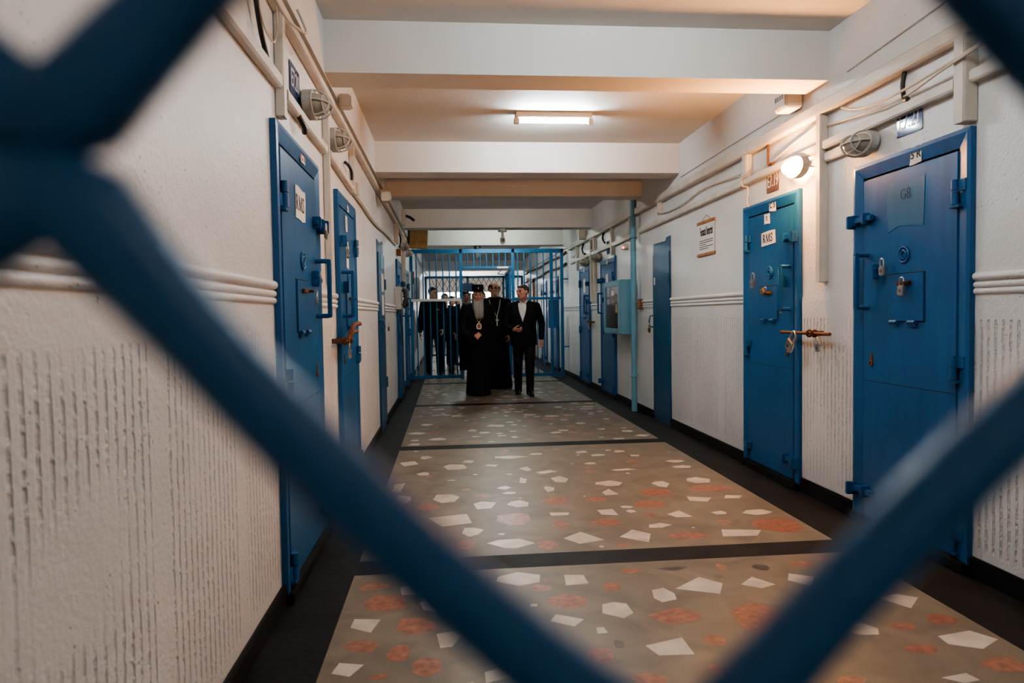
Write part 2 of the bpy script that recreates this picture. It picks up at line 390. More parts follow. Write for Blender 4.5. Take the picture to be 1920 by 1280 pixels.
CH_W = [(0.31,3.22,0.2,0.16),(0.56,3.18,0.17,0.13),(1.13,3.04,0.25,0.19),(1.4,3.03,0.15,0.13),(1.62,3.04,0.14,0.15),(0.93,2.96,0.1,0.17),(0.69,2.83,0.14,0.18),(0.46,2.75,0.12,0.13),(-0.36,2.81,0.13,0.15),(-0.02,2.65,0.11,0.15),(0.81,2.48,0.16,0.17),(-0.37,2.47,0.12,0.1),(1.92,2.77,0.18,0.14),(1.58,2.54,0.13,0.13),(1.93,2.4,0.21,0.14),(1.71,2.15,0.13,0.07),(0.32,3.73,0.23,0.15),(0.74,3.77,0.2,0.25),(1.02,3.76,0.2,0.24),(1.63,3.74,0.24,0.16),(0.01,4.24,0.27,0.33),(0.11,3.98,0.13,0.17),(0.21,4.53,0.17,0.18),(0.44,4.52,0.13,0.16),(-0.03,4.74,0.19,0.23),(0.98,4.26,0.18,0.16),(0.67,4.26,0.14,0.09),(1.41,4.14,0.16,0.15),(1.66,4.14,0.1,0.09),(1.89,4.12,0.17,0.11),(1.21,3.94,0.14,0.1),(1.66,4.47,0.18,0.16),(1.88,4.49,0.15,0.09),(-0.33,4.74,0.11,0.24),(-0.38,5.08,0.11,0.27),(0.82,5.15,0.12,0.25),(0.54,5.16,0.09,0.2),(0.7,4.89,0.09,0.18),(1.1,4.73,0.11,0.17),(1.16,4.97,0.2,0.15),(1.83,4.98,0.2,0.18),(0.76,5.41,0.19,0.17),(0.51,6.04,0.3,0.13),(0.03,5.71,0.21,0.21),(-0.35,5.9,0.16,0.19),(1.38,5.4,0.2,0.1),(1.53,4.9,0.12,0.21),(0.6,5.56,0.1,0.16),(1.16,5.67,0.12,0.08),(1.88,5.64,0.18,0.11),(1.86,5.43,0.15,0.1),(1.18,6.15,0.13,0.15),(1.52,6.13,0.1,0.13),(-0.22,6.14,0.13,0.14),(0.15,5.9,0.12,0.13),(0.34,5.72,0.11,0.1),(0.77,6.14,0.16,0.1),(1.3,6.0,0.14,0.11),(1.61,5.92,0.12,0.09),(-0.22,5.5,0.1,0.13),(0.38,4.96,0.1,0.11),(-0.19,3.16,0.13,0.15),(-0.09,2.99,0.1,0.15),(0.14,2.35,0.11,0.1),(1.09,2.38,0.07,0.08)]
CH_R = [(1.25,2.67,0.22,0.31),(0.92,2.74,0.21,0.15),(-0.29,3.02,0.19,0.19),(-0.15,2.79,0.16,0.17),(-0.35,2.63,0.13,0.1),(-0.21,2.56,0.09,0.13),(-0.1,2.45,0.1,0.14),(0.53,2.45,0.11,0.12),(0.66,2.27,0.13,0.09),(0.99,2.52,0.09,0.09),(0.93,2.3,0.1,0.08),(1.71,2.36,0.15,0.08),(1.92,2.22,0.15,0.1),(1.77,2.54,0.1,0.07),(1.96,2.58,0.13,0.09),(1.33,2.18,0.11,0.06),(0.4,3.1,0.1,0.08),(0.5,2.95,0.17,0.15),(0.72,3.08,0.08,0.12),(0.86,3.25,0.1,0.08),(1.31,3.25,0.05,0.09),(1.72,3.24,0.11,0.07),(1.88,3.84,0.29,0.27),(1.81,4.72,0.33,0.18),(1.42,4.68,0.24,0.21),(1.3,4.39,0.21,0.17),(0.69,4.56,0.18,0.2),(0.39,4.19,0.22,0.27),(0.64,4.04,0.11,0.13),(0.92,4.04,0.17,0.14),(0.52,3.69,0.11,0.17),(1.32,3.74,0.24,0.12),(-0.16,4.54,0.17,0.18),(0.98,4.55,0.15,0.11),(0.07,3.74,0.12,0.18),(1.61,3.95,0.08,0.08),(1.52,5.7,0.14,0.1),(0.21,4.76,0.11,0.1),(-0.36,3.22,0.15,0.09),(1.87,3.28,0.09,0.09)]
CH_D = [(0.62,2.53,0.04,0.07),(1.5,3.22,0.08,0.08),(1.07,3.26,0.16,0.05),(1.25,3.13,0.05,0.04)]
shell()

# ------------------------------------------------------------------ small hardware
def padlock(label, loc, rotz, w=.042, m='brass', roll=0, group=None, z_tilt=0):
    """origin at the top of the shackle; hangs down, face to local -y"""
    t = thing('padlock', label, 'padlock', loc, rotz, group)
    t.rotation_euler = (0, roll, rotz)
    h = w*1.05; sh = w*.85
    b = MB(); b.box(-w/2, w/2, -w*.17, w*.17, -sh-h, -sh, w*.1); b.build('lock_body', M[m], t)
    R = w*.32; s = MB()
    pts = [(-R, 0, -sh-.002), (-R, 0, -R)]+[(-R*cos(a), 0, -R+R*sin(a)) for a in [i*pi/8 for i in range(1, 8)]]+[(R, 0, -R), (R, 0, -sh-.002)]
    s.tube(pts, w*.085, 8); s.build('shackle', M['steel'], t)
    k = MB(); k.ring((0, -w*.175, -sh-h*.55), w*.12, w*.025, n=12); k.build('keyhole', M['black'], t)
    return t

def slide_bolt(mb, x, z, L=.2, tail=1, y=-.04):
    """painted flat slide bolt: two keepers and the bar, tail = direction the bar sticks out"""
    mb.box(x-L*.5, x+L*.5, y-.014, y+.012, z-.016, z+.016, .004)
    mb.box(x-L*.42, x-L*.28, y-.026, y+.03, z-.032, z+.032, .005)
    mb.box(x+L*.12, x+L*.26, y-.026, y+.03, z-.032, z+.032, .005)
    xt = x+tail*L*.42
    mb.box(xt-.012, xt+.012, y-.04, y+.012, z-.045, z+.03, .004)

def make_door(n, side, y0, y1, label, hinge, z1=2.08, det=2, W=None):
    """hinge: 'L' or 'R' as seen facing the door. Frame, leaf, hinges, bolts, handle, hatch, peephole"""
    w = y1-y0
    ym = (y0+y1)/2
    t = thing('door_%d' % n, label, 'door', wall_pt(side, ym), rot(side), kind='structure')
    a = w/2; s = -1 if hinge == 'L' else 1                       # s: side of the hinges
    f = MB(); fw = .082
    prof = [(0, 0), (0, -.026), (.02, -.03), (fw, -.016), (fw, 0)]   # bevelled angle-iron surround
    # mitred surround: left, top, right
    path = [(-a, .02), (-a, z1), (a, z1), (a, .02)]
    rings = []
    for k, (x, z) in enumerate(path):
        dirx = 1 if k < 2 else -1; dz = 0 if k in (0, 3) else -1
        rings.append([(x+dirx*p, q-.002, z+dz*p) for p, q in prof])
    vs = [v for r in rings for v in r]; m_ = len(prof); fs = []
    for k in range(3):
        for j in range(m_): fs.append([k*m_+j, k*m_+(j+1) % m_, (k+1)*m_+(j+1) % m_, (k+1)*m_+j])
    fs += [list(range(m_)), [3*m_+j for j in range(m_)]]
    f.raw(vs, fs); f.build('door_frame', M['blue'], t)
    g = MB(); g.box(-a+fw-.004, a-fw+.004, -.006, -.002, .03, z1-fw+.004); g.build('gap', M['crack'], t)
    l = MB(); l.box(-a+fw+.006, a-fw-.006, -.022, -.007, .06, z1-fw-.012, .003); leaf = l.build('door_leaf', M['blue'], t)
    th = MB(); th.box(-a, a, -.05, -.003, 0, .055, .006); th.build('threshold', M['black_border'], t)
    xh = s*(a-fw)                                               # hinge line
    for z in (1.79, .965, .145):
        h = MB(); h.cyl((xh, -.04, z-.055), (xh, -.04, z+.005), .017, 12); h.cyl((xh, -.04, z+.012), (xh, -.04, z+.06), .017, 12)
        h.box(xh-.06, xh-.004, -.034, -.024, z-.055, z+.003, .002); h.box(xh+.004, xh+.06, -.036, -.024, z+.004, z+.06, .002)
        h.box(xh-.034, xh+.034, -.05, -.02, z-.07, z-.056, .002)
        h.build('hinge', M['blue'], t)
    xo = -s*(a-fw)                                              # opening edge
    for z in (1.765, .2):
        b = MB(); slide_bolt(b, xo-(-s)*.02, z, .2, -s); b.build('bolt', M['blue'], t)
    hb = MB(); xx = xo+s*.01
    hx = xx-s*0
    if det >= 2:
        px = xo+s*.055
        hb.tube([(px, -.02, 1.56), (px-s*.0, -.085, 1.56), (px, -.095, 1.55), (px, -.095, 1.27), (px, -.085, 1.26), (px, -.02, 1.26)], .013, 8)
        hb.box(px-.016, px+.016, -.106, -.084, 1.25, 1.57, .004)
        hb.build('handle', M['blue'], t)
        p = MB(); cx = -s*.01
        p.ring((cx, -.026, 1.535), .04, .007); p.ring((cx, -.028, 1.535), .022, .006); p.build('peephole', M['blue'], t)
        q = MB(); hx0, hx1 = sorted((-s*.04+s*.19, -s*.04-s*.10))
        q.box(hx0, hx1, -.03, -.0205, 1.185, 1.435, .003); hat = q.build('food_hatch', M['blue'], t)
        e = MB(); e.box(hx0-.004, hx1+.004, -.0235, -.0215, 1.18, 1.44); e.build('gap', M['crack'], hat)
        for fx in (.22, .72):
            x = hx0+(hx1-hx0)*fx
            c = MB(); c.cyl((x-.03, -.034, 1.18), (x+.03, -.034, 1.18), .011, 10); c.box(x-.03, x+.03, -.034, -.024, 1.155, 1.18, .003); c.build('hatch_hinge', M['blue'], hat)
        c = MB(); hxm = (hx0+hx1)/2
        c.box(hxm-.05, hxm+.06, -.045, -.03, 1.375, 1.395, .003); c.cyl((hxm+.045, -.03, 1.385), (hxm+.045, -.07, 1.385), .007, 8); c.build('hasp', M['rust'], hat)
        k = MB(); kx = xo+s*.09
        k.box(kx-.011, kx+.011, -.026, -.0215, .93, 1.0, .003); k.ring((kx, -.026, .945), .012, .005, n=12); k.build('keyhole_plate', M['rust'], t)
        k = MB(); k.box(xo+s*.14-.02, xo+s*.14+.02, -.06, -.02, 1.42, 1.5, .004); k.cyl((xo+s*.14-.03, -.05, 1.475), (xo+s*.14+.03, -.05, 1.475), .008, 8); k.build('staple', M['blue'], t)
        # upper and lower cross welds of the leaf sheets
        sl = MB(); sl.box(-a+fw+.012, a-fw-.012, -.0228, -.0219, .84, .8425); sl.build('weld_seam', M['crack'], t)
    return t

def sheet(name, label, cat, side, y, z, w, h, off, m='paper', ang=0, ragged=0, seed=1, group=None):
    """a flat sheet lying on a wall or door face; returns its Empty (local frame of the wall)"""
    t = thing(name, label, cat, wall_pt(side, y, z, off), rot(side), group)
    r = random.Random(seed); pts = []
    N_ = 3 if ragged else 1
    cs = [(-w/2, -h/2), (w/2, -h/2), (w/2, h/2), (-w/2, h/2)]
    for i in range(4):
        a, b = cs[i], cs[(i+1) % 4]
        for k in range(N_): pts.append((a[0]+(b[0]-a[0])*k/N_+(r.uniform(-ragged, ragged)), a[1]+(b[1]-a[1])*k/N_+r.uniform(-ragged, ragged)))
    pts = [(p*cos(ang)-q*sin(ang), p*sin(ang)+q*cos(ang)) for p, q in pts]
    b = MB(); b.prism(pts, lambda p, q, d: (p, d, q), -.0012, 0); b.build('sheet', M[m], t)
    return t

# ------------------------------------------------------------------ doors
make_door(1, 'L', 3.05, 4.03, 'blue steel cell door with a white notice, nearest in the wall with the telephone', 'L', 2.10)
make_door(2, 'L', 4.70, 5.60, 'blue steel cell door behind the rusty wall bolt, second in the telephone wall', 'R', 2.10)
make_door(3, 'R', 2.99, 3.91, 'largest blue steel cell door, under the blue number plate, worn patch on its leaf', 'R', 2.08)
make_door(4, 'R', 4.55, 5.45, 'blue steel cell door under the glowing lamp, small white notice on its leaf', 'L', 2.08)
make_door(5, 'R', 9.80, 10.75, 'blue steel cell door partly hidden behind the pale blue wall cabinet', 'R', 2.08)
make_door(6, 'R', 11.6, 12.5, 'small-looking blue steel cell door between the pale cabinet and the barred gate', 'L', 2.08)
make_door(7, 'L', 10.1, 11.1, 'blue steel cell door seen edge-on just past the wall telephone', 'L', 2.08)
make_door(8, 'L', 12.0, 12.95, 'blue steel cell door seen edge-on nearest the barred gate, phone side', 'R', 2.08)
make_door(9, 'R', 15.0, 15.9, 'blue steel cell door behind the bars, first one past the gate', 'R', 2.08, 2)
make_door(10, 'R', 16.8, 17.7, 'blue steel cell door behind the bars, second one past the gate', 'L', 2.08, 1)

def plain_door(n, side, y0, y1, z1, label):
    t = thing('door_%d' % n, label, 'door', wall_pt(side, (y0+y1)/2), rot(side), kind='structure')
    a = (y1-y0)/2
    b = MB(); r = random.Random(n)
    N_ = 16; L = [(-a+r.uniform(-.008, .008), z1*k/N_) for k in range(N_+1)]; R_ = [(a+r.uniform(-.008, .008), z1*k/N_) for k in range(N_+1)]
    R_[-1] = (a, z1+.035); R_.append((a*.55, z1+.03)); R_.append((a*.45, z1-.005))
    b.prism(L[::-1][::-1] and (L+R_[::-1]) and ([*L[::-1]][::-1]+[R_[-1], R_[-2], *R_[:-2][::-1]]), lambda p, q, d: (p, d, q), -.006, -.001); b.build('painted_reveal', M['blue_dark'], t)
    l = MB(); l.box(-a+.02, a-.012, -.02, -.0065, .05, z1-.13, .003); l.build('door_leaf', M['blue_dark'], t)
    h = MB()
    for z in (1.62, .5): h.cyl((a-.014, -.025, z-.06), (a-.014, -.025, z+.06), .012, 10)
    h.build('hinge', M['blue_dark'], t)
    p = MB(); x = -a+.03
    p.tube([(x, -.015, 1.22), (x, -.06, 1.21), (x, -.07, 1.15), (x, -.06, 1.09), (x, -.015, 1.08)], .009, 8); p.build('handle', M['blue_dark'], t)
    return t
plain_door(11, 'R', 7.36, 7.99, 2.05, 'narrow plain dark blue door in the white wall past the hanging poster')
plain_door(12, 'L', 7.44, 8.12, 2.07, 'narrow plain blue door with taped papers on the telephone wall')

# door papers, tags, numbers
t = sheet('paper_notice', 'torn white RMS notice taped to the nearest door of the telephone wall', 'notice', 'L', 3.53, 1.81, .225, .155, .0245, ragged=.006, seed=3)
b = MB(); serif_letters(b, .072, -.105, -.0022); o = b.build('lettering', M['ink'], t); o.location.z = -.034
t = sheet('paper_notice', 'small white RMS notice on the cell door under the glowing lamp', 'notice', 'R', 5.01, 1.795, .225, .10, .0245, ang=.03, ragged=.003, seed=4)
b = MB(); serif_letters(b, .062, -.09, -.0022); o = b.build('lettering', M['ink'], t); o.location.z = -.03
def tagsheet(label, side, y, z, w, h, off, txt, size, ink='ink', m='paper', rag=.004, seed=1, name='paper_label', sx=1):
    t = sheet(name, label, 'label', side, y, z, w, h, off, m, ragged=rag, seed=seed)
    if txt: text_mesh(txt, size, 'lettering', M[ink], t, (0, -.0022, 0), .0015, sx)
    return t
tagsheet('torn paper label on the top frame of the largest blue door', 'R', 3.365, 2.035, .095, .085, .0275, '5 R', .055, seed=7, rag=.007)
tagsheet('torn paper label on the top frame of the door under the glowing lamp', 'R', 4.935, 2.025, .10, .085, .0275, 'C 5', .055, seed=8, rag=.006)
tagsheet('small paper label high on the leaf of the door under the glowing lamp', 'R', 5.03, 1.94, .09, .075, .0245, '7.', .045, seed=9)
tagsheet('faint red-lettered label on the top frame of the nearest telephone-wall door', 'L', 3.60, 2.055, .10, .055, .0275, 'C 1', .055, 'redink', 'paper', .003, seed=10)
tagsheet('small pale label on the top frame of the second telephone-wall door', 'L', 5.18, 2.045, .08, .06, .0275, '7', .05, 'redink', seed=11)
tagsheet('upper pale paper on the leaf of the second telephone-wall door', 'L', 5.10, 1.92, .09, .11, .0245, '', .05, seed=12)
tagsheet('lower pale paper on the leaf of the second telephone-wall door', 'L', 5.12, 1.69, .11, .17, .0245, 'RMS', .045, seed=13)
tagsheet('tiny white sticker on the narrow dark blue door', 'R', 7.89, 1.615, .045, .085, .0225, '', .03, seed=14, rag=.001)
for i, (z, w, h, lb) in enumerate(((1.86, .30, .17, 'topmost sheet taped on the narrow papered door'), (1.63, .26, .2, 'middle sheet taped on the narrow papered door'), (1.38, .24, .22, 'lowest sheet taped on the narrow papered door'))):
    sheet('paper_sheet', lb, 'paper', 'L', 7.82, z, w, h, .0225, 'paper' if i else 'blue_pale', ragged=.003, seed=20+i)
tagsheet('pale paper on the cell door behind the pale cabinet, near its top', 'R', 10.30, 1.72, .16, .24, .0245, '', .03, seed=31)
tagsheet('small tag on the frame of the cell door behind the pale cabinet', 'R', 10.27, 2.02, .08, .07, .0275, '', .03, seed=32)
tagsheet('pale paper on the cell door between the pale cabinet and the barred gate', 'R', 12.05, 1.74, .17, .24, .0245, '', .03, seed=33)
tagsheet('small tag on the frame of the door between the cabinet and the gate', 'R', 12.05, 2.02, .09, .08, .0275, '', .03, seed=34)
# worn patch with handwriting on the largest door: residue of a removed notice
t = sheet('worn_patch', 'paler worn patch with handwriting on the largest blue door', 'patch', 'R', 3.45, 1.80, .27, .25, .0233, 'blue', ragged=.02, seed=41)
M['patch'] = blue_material('rubbed_blue_enamel', (.035, .12, .215), .3, .15)
for c in t.children: c.data.materials[0] = M['patch']
text_mesh('G8', .085, 'handwriting', M['ink'], t, (.0, -.002, .05), -.002, .8)

# number plates
def plate(label, side, y, z, txt, w=.2, h=.145, m='navy', name='number_plate', ls=.125, sx=.62):
    t = sheet(name, label, 'sign', side, y, z, w, h, .004, m, ragged=0)
    text_mesh(txt, ls, 'lettering', M['letter'], t, (0, -.0022, 0), 0, sx)
    return t
plate('blue enamel E7.21 number plate above the largest blue door', 'R', 3.45, 2.235, 'E7.21')
plate('blue enamel E7.20 number plate high on the telephone wall', 'L', 3.57, 2.42, 'E7.20', .22, .15)
plate('brown E7.19 number plate beside the glowing lamp', 'R', 4.98, 2.21, 'E7.19', .19, .155, 'brownplate')
plate('dark number plate over the cell door behind the pale cabinet', 'R', 10.28, 2.24, 'E7.17', .2, .2)
plate('dark number plate over the cell door beside the barred gate', 'R', 12.05, 2.2, 'E7.16', .2, .2)

# padlocks
def hang(label, side, y, z, off, w=.042, m='brass', roll=0, group=None):
    return padlock(label, wall_pt(side, y, z, off), rot(side), w, m, roll, group)
hang('brass padlock on the top bolt of the nearest telephone-wall door', 'L', 3.98, 1.775, .07, .045, 'brass', .1)
hang('small steel padlock beside the pull handle of the nearest telephone-wall door', 'L', 3.84, 1.50, .06, .034, 'steel')
hang('steel padlock on the hatch of the nearest telephone-wall door', 'L', 3.66, 1.385, .072, .036, 'steel', .35)
hang('steel padlock on the peephole staple of the largest blue door', 'R', 3.59, 1.525, .062, .048, 'steel', -.06)
hang('steel padlock hanging from the hatch hasp of the largest blue door', 'R', 3.42, 1.415, .062, .05, 'steel', .08)
hang('steel padlock high at the staple of the door under the glowing lamp', 'R', 5.19, 1.545, .062, .062, 'steel', .05)
hang('brass padlock on the hatch hasp of the door under the glowing lamp', 'R', 4.97, 1.42, .062, .045, 'brass', 1.2)
hang('small steel padlock below the pull handle of the door under the glowing lamp', 'R', 4.715, 1.30, .075, .036, 'steel')
hang('large steel padlock tilted on the rusty bolt of the plain pier', 'R', 4.50, 1.105, .085, .082, 'steel', .62)
hang('slim steel padlock on the shorter rusty bolt of the plain pier', 'R', 4.22, 1.075, .085, .048, 'steel', -.2)
hang('brass padlock on the narrow dark blue door', 'R', 7.93, 1.13, .075, .06, 'brass', .2)
hang('steel padlock under the rusty bolt of the telephone wall', 'L', 4.62, 1.085, .095, .055, 'steel', -.15)
hang('dark padlock on the bolt of the second telephone-wall door', 'L', 4.83, 1.76, .07, .05, 'steel')
hang('dark padlock on the hatch of the second telephone-wall door', 'L', 5.0, 1.415, .065, .045, 'brass')
hang('small padlock on the bolt of the narrow papered door', 'L', 8.05, 1.18, .06, .05, 'rust')
hang('padlock on the wall latch between the two doors by the gate', 'R', 11.35, 1.10, .09, .06, 'steel', .3)

# rusty wall bolts
def rusty_bolt(label, side, ya, yb, z, rings, off=.07):
    ym = (ya+yb)/2
    t = thing('rusty_bolt', label, 'bolt', wall_pt(side, ym), rot(side))
    a = lx(side, ya, ym); b_ = lx(side, yb, ym)
    r = MB(); r.tube([(a, -off, z), (b_, -off, z)], .011, 10); r.build('rod', M['rust'], t)
    for y in rings:
        x = lx(side, y, ym)
        k = MB(); k.ring((x, -off, z), .02, .007, axis=(1, 0, 0), n=14); k.box(x-.006, x+.006, -off+.018, -.001, z-.016, z+.016, .003); k.build('eye_bracket', M['rust'], t)
    return t
rusty_bolt('long rusty sliding bolt reaching from the plain pier onto the door under the lamp', 'R', 4.31, 4.72, 1.10, (4.335,))
rusty_bolt('short rusty sliding bolt on the plain pier between the two big doors', 'R', 4.09, 4.29, 1.10, (4.27,))
t = rusty_bolt('rusty angled bolt with bent arm beside the second telephone-wall door', 'L', 4.45, 4.74, 1.10, (4.5, 4.64), .09)
k = MB(); k.tube([(-.02, -.09, 1.1), (.0, -.11, 1.15), (.05, -.115, 1.19), (.15, -.12, 1.205), (.32, -.125, 1.205)], .016, 8); k.tube([(.0, -.10, 1.12), (.06, -.11, 1.15), (.26, -.115, 1.155)], .013, 8); k.build('bent_arm', M['rust'], t)
rusty_bolt('dark wall bolt between the two cell doors by the barred gate', 'R', 11.2, 11.6, 1.11, (11.3, 11.45))

# ------------------------------------------------------------------ trunking, conduits, cables, lamps
def trunk(label, side, ya, yb, za, zb, w=.055, d=.045, off0=.0015, mname='trunk', name='cable_trunking'):
    ym = (ya+yb)/2; zm = (za+zb)/2
    t = thing(name, label, 'cable trunking', wall_pt(side, ym, zm), rot(side))
    p = (lx(side, ya, ym), -off0-d/2, za-zm); q = (lx(side, yb, ym), -off0-d/2, zb-zm)
    vert = abs(yb-ya) < abs(zb-za)
    b = MB(); b.bar(p, q, d if not vert else w, w if not vert else d, up=(0, 0, 1) if not vert else (0, 1, 0), b=.004); b.build('channel', M[mname], t)
    c = MB(); o_ = Vector((0, -d/2-.0015, 0))
    c.bar(Vector(p)+o_, Vector(q)+o_, .003 if not vert else w*.72, w*.72 if not vert else .003, up=(0, 0, 1) if not vert else (0, 1, 0)); c.build('cover', M[mname], t)
    return t
# telephone wall
trunk('long upper cable trunking along the telephone wall under the ceiling', 'L', .6, 13.5, 2.627, 2.58, .055, .04)
trunk('lower trunking length on the telephone wall ending at the nearest door', 'L', .6, 3.15, 2.255, 2.285, .06, .035)
trunk('lower trunking length over the nearest telephone-wall door', 'L', 3.26, 4.30, 2.262, 2.262, .055, .035)
trunk('lower trunking length over the second telephone-wall door', 'L', 4.42, 5.45, 2.268, 2.235, .05, .035)
trunk('upright trunking beside the blue number plate of the telephone wall', 'L', 3.20, 3.20, 2.14, 2.60, .07, .035)
trunk('upright trunking between the two nearest telephone-wall doors', 'L', 4.36, 4.36, 1.46, 2.60, .055, .035)
trunk('upright trunking past the second telephone-wall door', 'L', 5.52, 5.52, 2.21, 2.585, .08, .035)
trunk('short upright trunking before the wall telephone', 'L', 10.0, 10.0, 2.28, 2.58, .1, .06)
trunk('upright trunking reaching down past the wall telephone', 'L', 11.5, 11.5, 1.6, 2.58, .1, .06)
def cable(label, side, pts, r=.006, m='cable', name='electric_cable', cat='cable'):
    """pts: (y, z, off)"""
    y0 = pts[0][0]; z0 = pts[0][1]
    t = thing(name, label, cat, wall_pt(side, y0, z0), rot(side))
    P = [Vector((lx(side, y, y0), -off, z-z0)) for y, z, off in pts]
    Q = []
    for i in range(len(P)-1):                                   # Catmull-Rom
        a, b_, c, d = P[max(i-1, 0)], P[i], P[i+1], P[min(i+2, len(P)-1)]
        for k in range(6):
            u = k/6; Q.append(.5*((2*b_)+(c-a)*u+(2*a-5*b_+4*c-d)*u*u+(3*b_-a-3*c+d)*u**3))
    Q.append(P[-1])
    b = MB(); b.tube(Q, r, 8); b.build('sheath', M[m], t)
    return t
cable('grey wavy conduit sagging along the telephone wall toward the gate', 'L', [(5.66, 2.23, .02), (6.2, 2.22, .02), (6.9, 2.20, .02), (7.6, 2.21, .02), (8.3, 2.24, .02), (9.0, 2.25, .02), (9.9, 2.26, .02)], .016, 'trunk', 'conduit_pipe', 'conduit')
cable('looped cream cable hanging from the trunking above the nearest telephone wall', 'L', [(2.80, 2.62, .05), (2.85, 2.52, .08), (3.0, 2.49, .1), (3.2, 2.52, .12), (3.34, 2.58, .11), (3.3, 2.66, .08)], .006)
cable('second thin cream cable loop above the lower trunking of the telephone wall', 'L', [(2.72, 2.60, .02), (2.82, 2.47, .03), (2.92, 2.41, .03), (3.06, 2.42, .03), (3.12, 2.52, .03), (3.1, 2.62, .03)], .004)
cable('black cable stub bent behind the lower trunking of the telephone wall', 'L', [(2.62, 2.62, .03), (2.74, 2.52, .035), (2.80, 2.44, .03), (2.86, 2.36, .03), (2.93, 2.31, .03)], .011, 'black')
cable('short black cable stub under the telephone-wall number plate', 'L', [(3.52, 2.24, .03), (3.56, 2.2, .045), (3.6, 2.18, .04)], .014, 'black')
cable('black bent conduit below the second lamp of the telephone wall', 'L', [(5.15, 2.37, .02), (5.25, 2.37, .03), (5.32, 2.34, .04), (5.34, 2.28, .04)], .012, 'black')
cable('black bent conduit near the gate on the telephone wall', 'L', [(10.5, 2.52, .02), (10.7, 2.46, .04), (10.75, 2.38, .04), (10.6, 2.3, .03)], .014, 'black')
# door-number wall
trunk('long upper cable trunking along the wall with the poster', 'R', .6, 13.5, 2.525, 2.53, .075, .06)
trunk('lower trunking length over the largest blue door', 'R', 3.08, 4.22, 2.295, 2.29, .055, .045)
trunk('lower trunking length from the glowing lamp to the blue pipe', 'R', 4.30, 8.5, 2.29, 2.27, .055, .04)
trunk('lower trunking length from the blue pipe toward the gate', 'R', 8.75, 13.4, 2.25, 2.24, .055, .04)
trunk('lower trunking length nearest the camera on the poster wall', 'R', 1.0, 2.98, 2.27, 2.30, .055, .045)
trunk('flat trunking piece holding the unlit lamp of the poster wall', 'R', 3.94, 4.22, 2.215, 2.215, .06, .03)
trunk('flat trunking piece behind the glowing lamp', 'R', 4.31, 4.41, 2.205, 2.215, .05, .03)
trunk('upright trunking at the corner of the largest blue door', 'R', 3.02, 3.02, 2.10, 2.49, .075, .065)
trunk('tall upright trunking between the two big doors of the poster wall', 'R', 4.262, 4.262, 1.43, 2.49, .06, .05)
trunk('short upright trunking past the glowing lamp', 'R', 5.38, 5.38, 2.31, 2.49, .09, .045)
trunk('upright trunking just behind the blue pipe', 'R', 8.92, 8.92, 2.27, 2.49, .07, .045)
trunk('upright trunking over the door behind the pale cabinet', 'R', 9.95, 9.95, 2.1, 2.49, .09, .045)
trunk('tall upright trunking between the two doors by the gate', 'R', 11.42, 11.42, 1.45, 2.49, .07, .045)
trunk('second tall upright trunking between the two doors by the gate', 'R', 11.15, 11.15, 1.45, 2.49, .07, .045)
trunk('upright trunking between the last door and the gate', 'R', 12.68, 12.68, 2.05, 2.49, .1, .045)
cable('upper sagging cream cable across the wall above the largest blue door', 'R', [(2.5, 2.46, .075), (2.8, 2.41, .085), (3.1, 2.385, .08), (3.5, 2.375, .06), (3.85, 2.41, .03), (4.05, 2.475, .02)], .007)
cable('lower sagging cream cable across the wall above the largest blue door', 'R', [(2.5, 2.435, .075), (2.8, 2.40, .085), (3.1, 2.372, .08), (3.45, 2.35, .04), (3.8, 2.37, .03), (4.1, 2.40, .02), (4.215, 2.41, .02)], .006)
cable('cream cable sloping up from the glowing lamp to the tall upright trunking', 'R', [(4.32, 2.45, .02), (4.5, 2.42, .02), (4.75, 2.385, .02), (5.0, 2.345, .02), (5.3, 2.33, .05), (5.42, 2.30, .05)], .006)
cable('tangled wire ends hanging past the glowing lamp', 'R', [(5.42, 2.30, .055), (5.40, 2.25, .05), (5.36, 2.235, .03), (5.33, 2.19, .04), (5.37, 2.15, .03), (5.36, 2.10, .03), (5.33, 2.07, .02)], .007)
cable('thin dark cable high on the wall above the largest blue door', 'R', [(2.55, 2.745, .046), (3.0, 2.71, .046), (3.5, 2.68, .046), (3.95, 2.655, .046)], .004, 'lampbase')
cable('long thin cable high on the poster wall past the first beam', 'R', [(4.75, 2.64, .046), (5.6, 2.635, .046), (6.4, 2.625, .046), (6.9, 2.62, .046)], .005, 'trunk')
cable('thin wavy cable along the poster wall toward the blue pipe', 'R', [(5.5, 2.36, .03), (6.0, 2.39, .02), (6.4, 2.40, .02), (6.8, 2.36, .02), (7.3, 2.34, .02), (7.75, 2.37, .02)], .007)
cable('black bent conduit above the blue number plate of the poster wall', 'R', [(3.47, 2.485, .02), (3.47, 2.42, .03), (3.455, 2.36, .035), (3.44, 2.335, .04), (3.40, 2.325, .05)], .012, 'black')
cable('brown bent conduit above the glowing lamp', 'R', [(5.02, 2.485, .02), (5.02, 2.42, .02), (5.01, 2.35, .025), (4.98, 2.33, .03), (4.92, 2.33, .03)], .010, 'rust')
cable('black bent conduit over the door behind the pale cabinet', 'R', [(10.5, 2.5, .02), (10.55, 2.43, .03), (10.5, 2.36, .03), (10.4, 2.32, .03)], .016, 'black')
cable('black bent conduit over the door beside the gate', 'R', [(12.1, 2.48, .02), (12.18, 2.40, .03), (12.1, 2.32, .03), (11.95, 2.29, .03)], .016, 'black')
cable('wavy cable on the wall just before the gate', 'R', [(12.7, 2.32, .02), (12.9, 2.36, .02), (13.0, 2.30, .02), (13.2, 2.36, .02), (13.4, 2.33, .02)], .008)

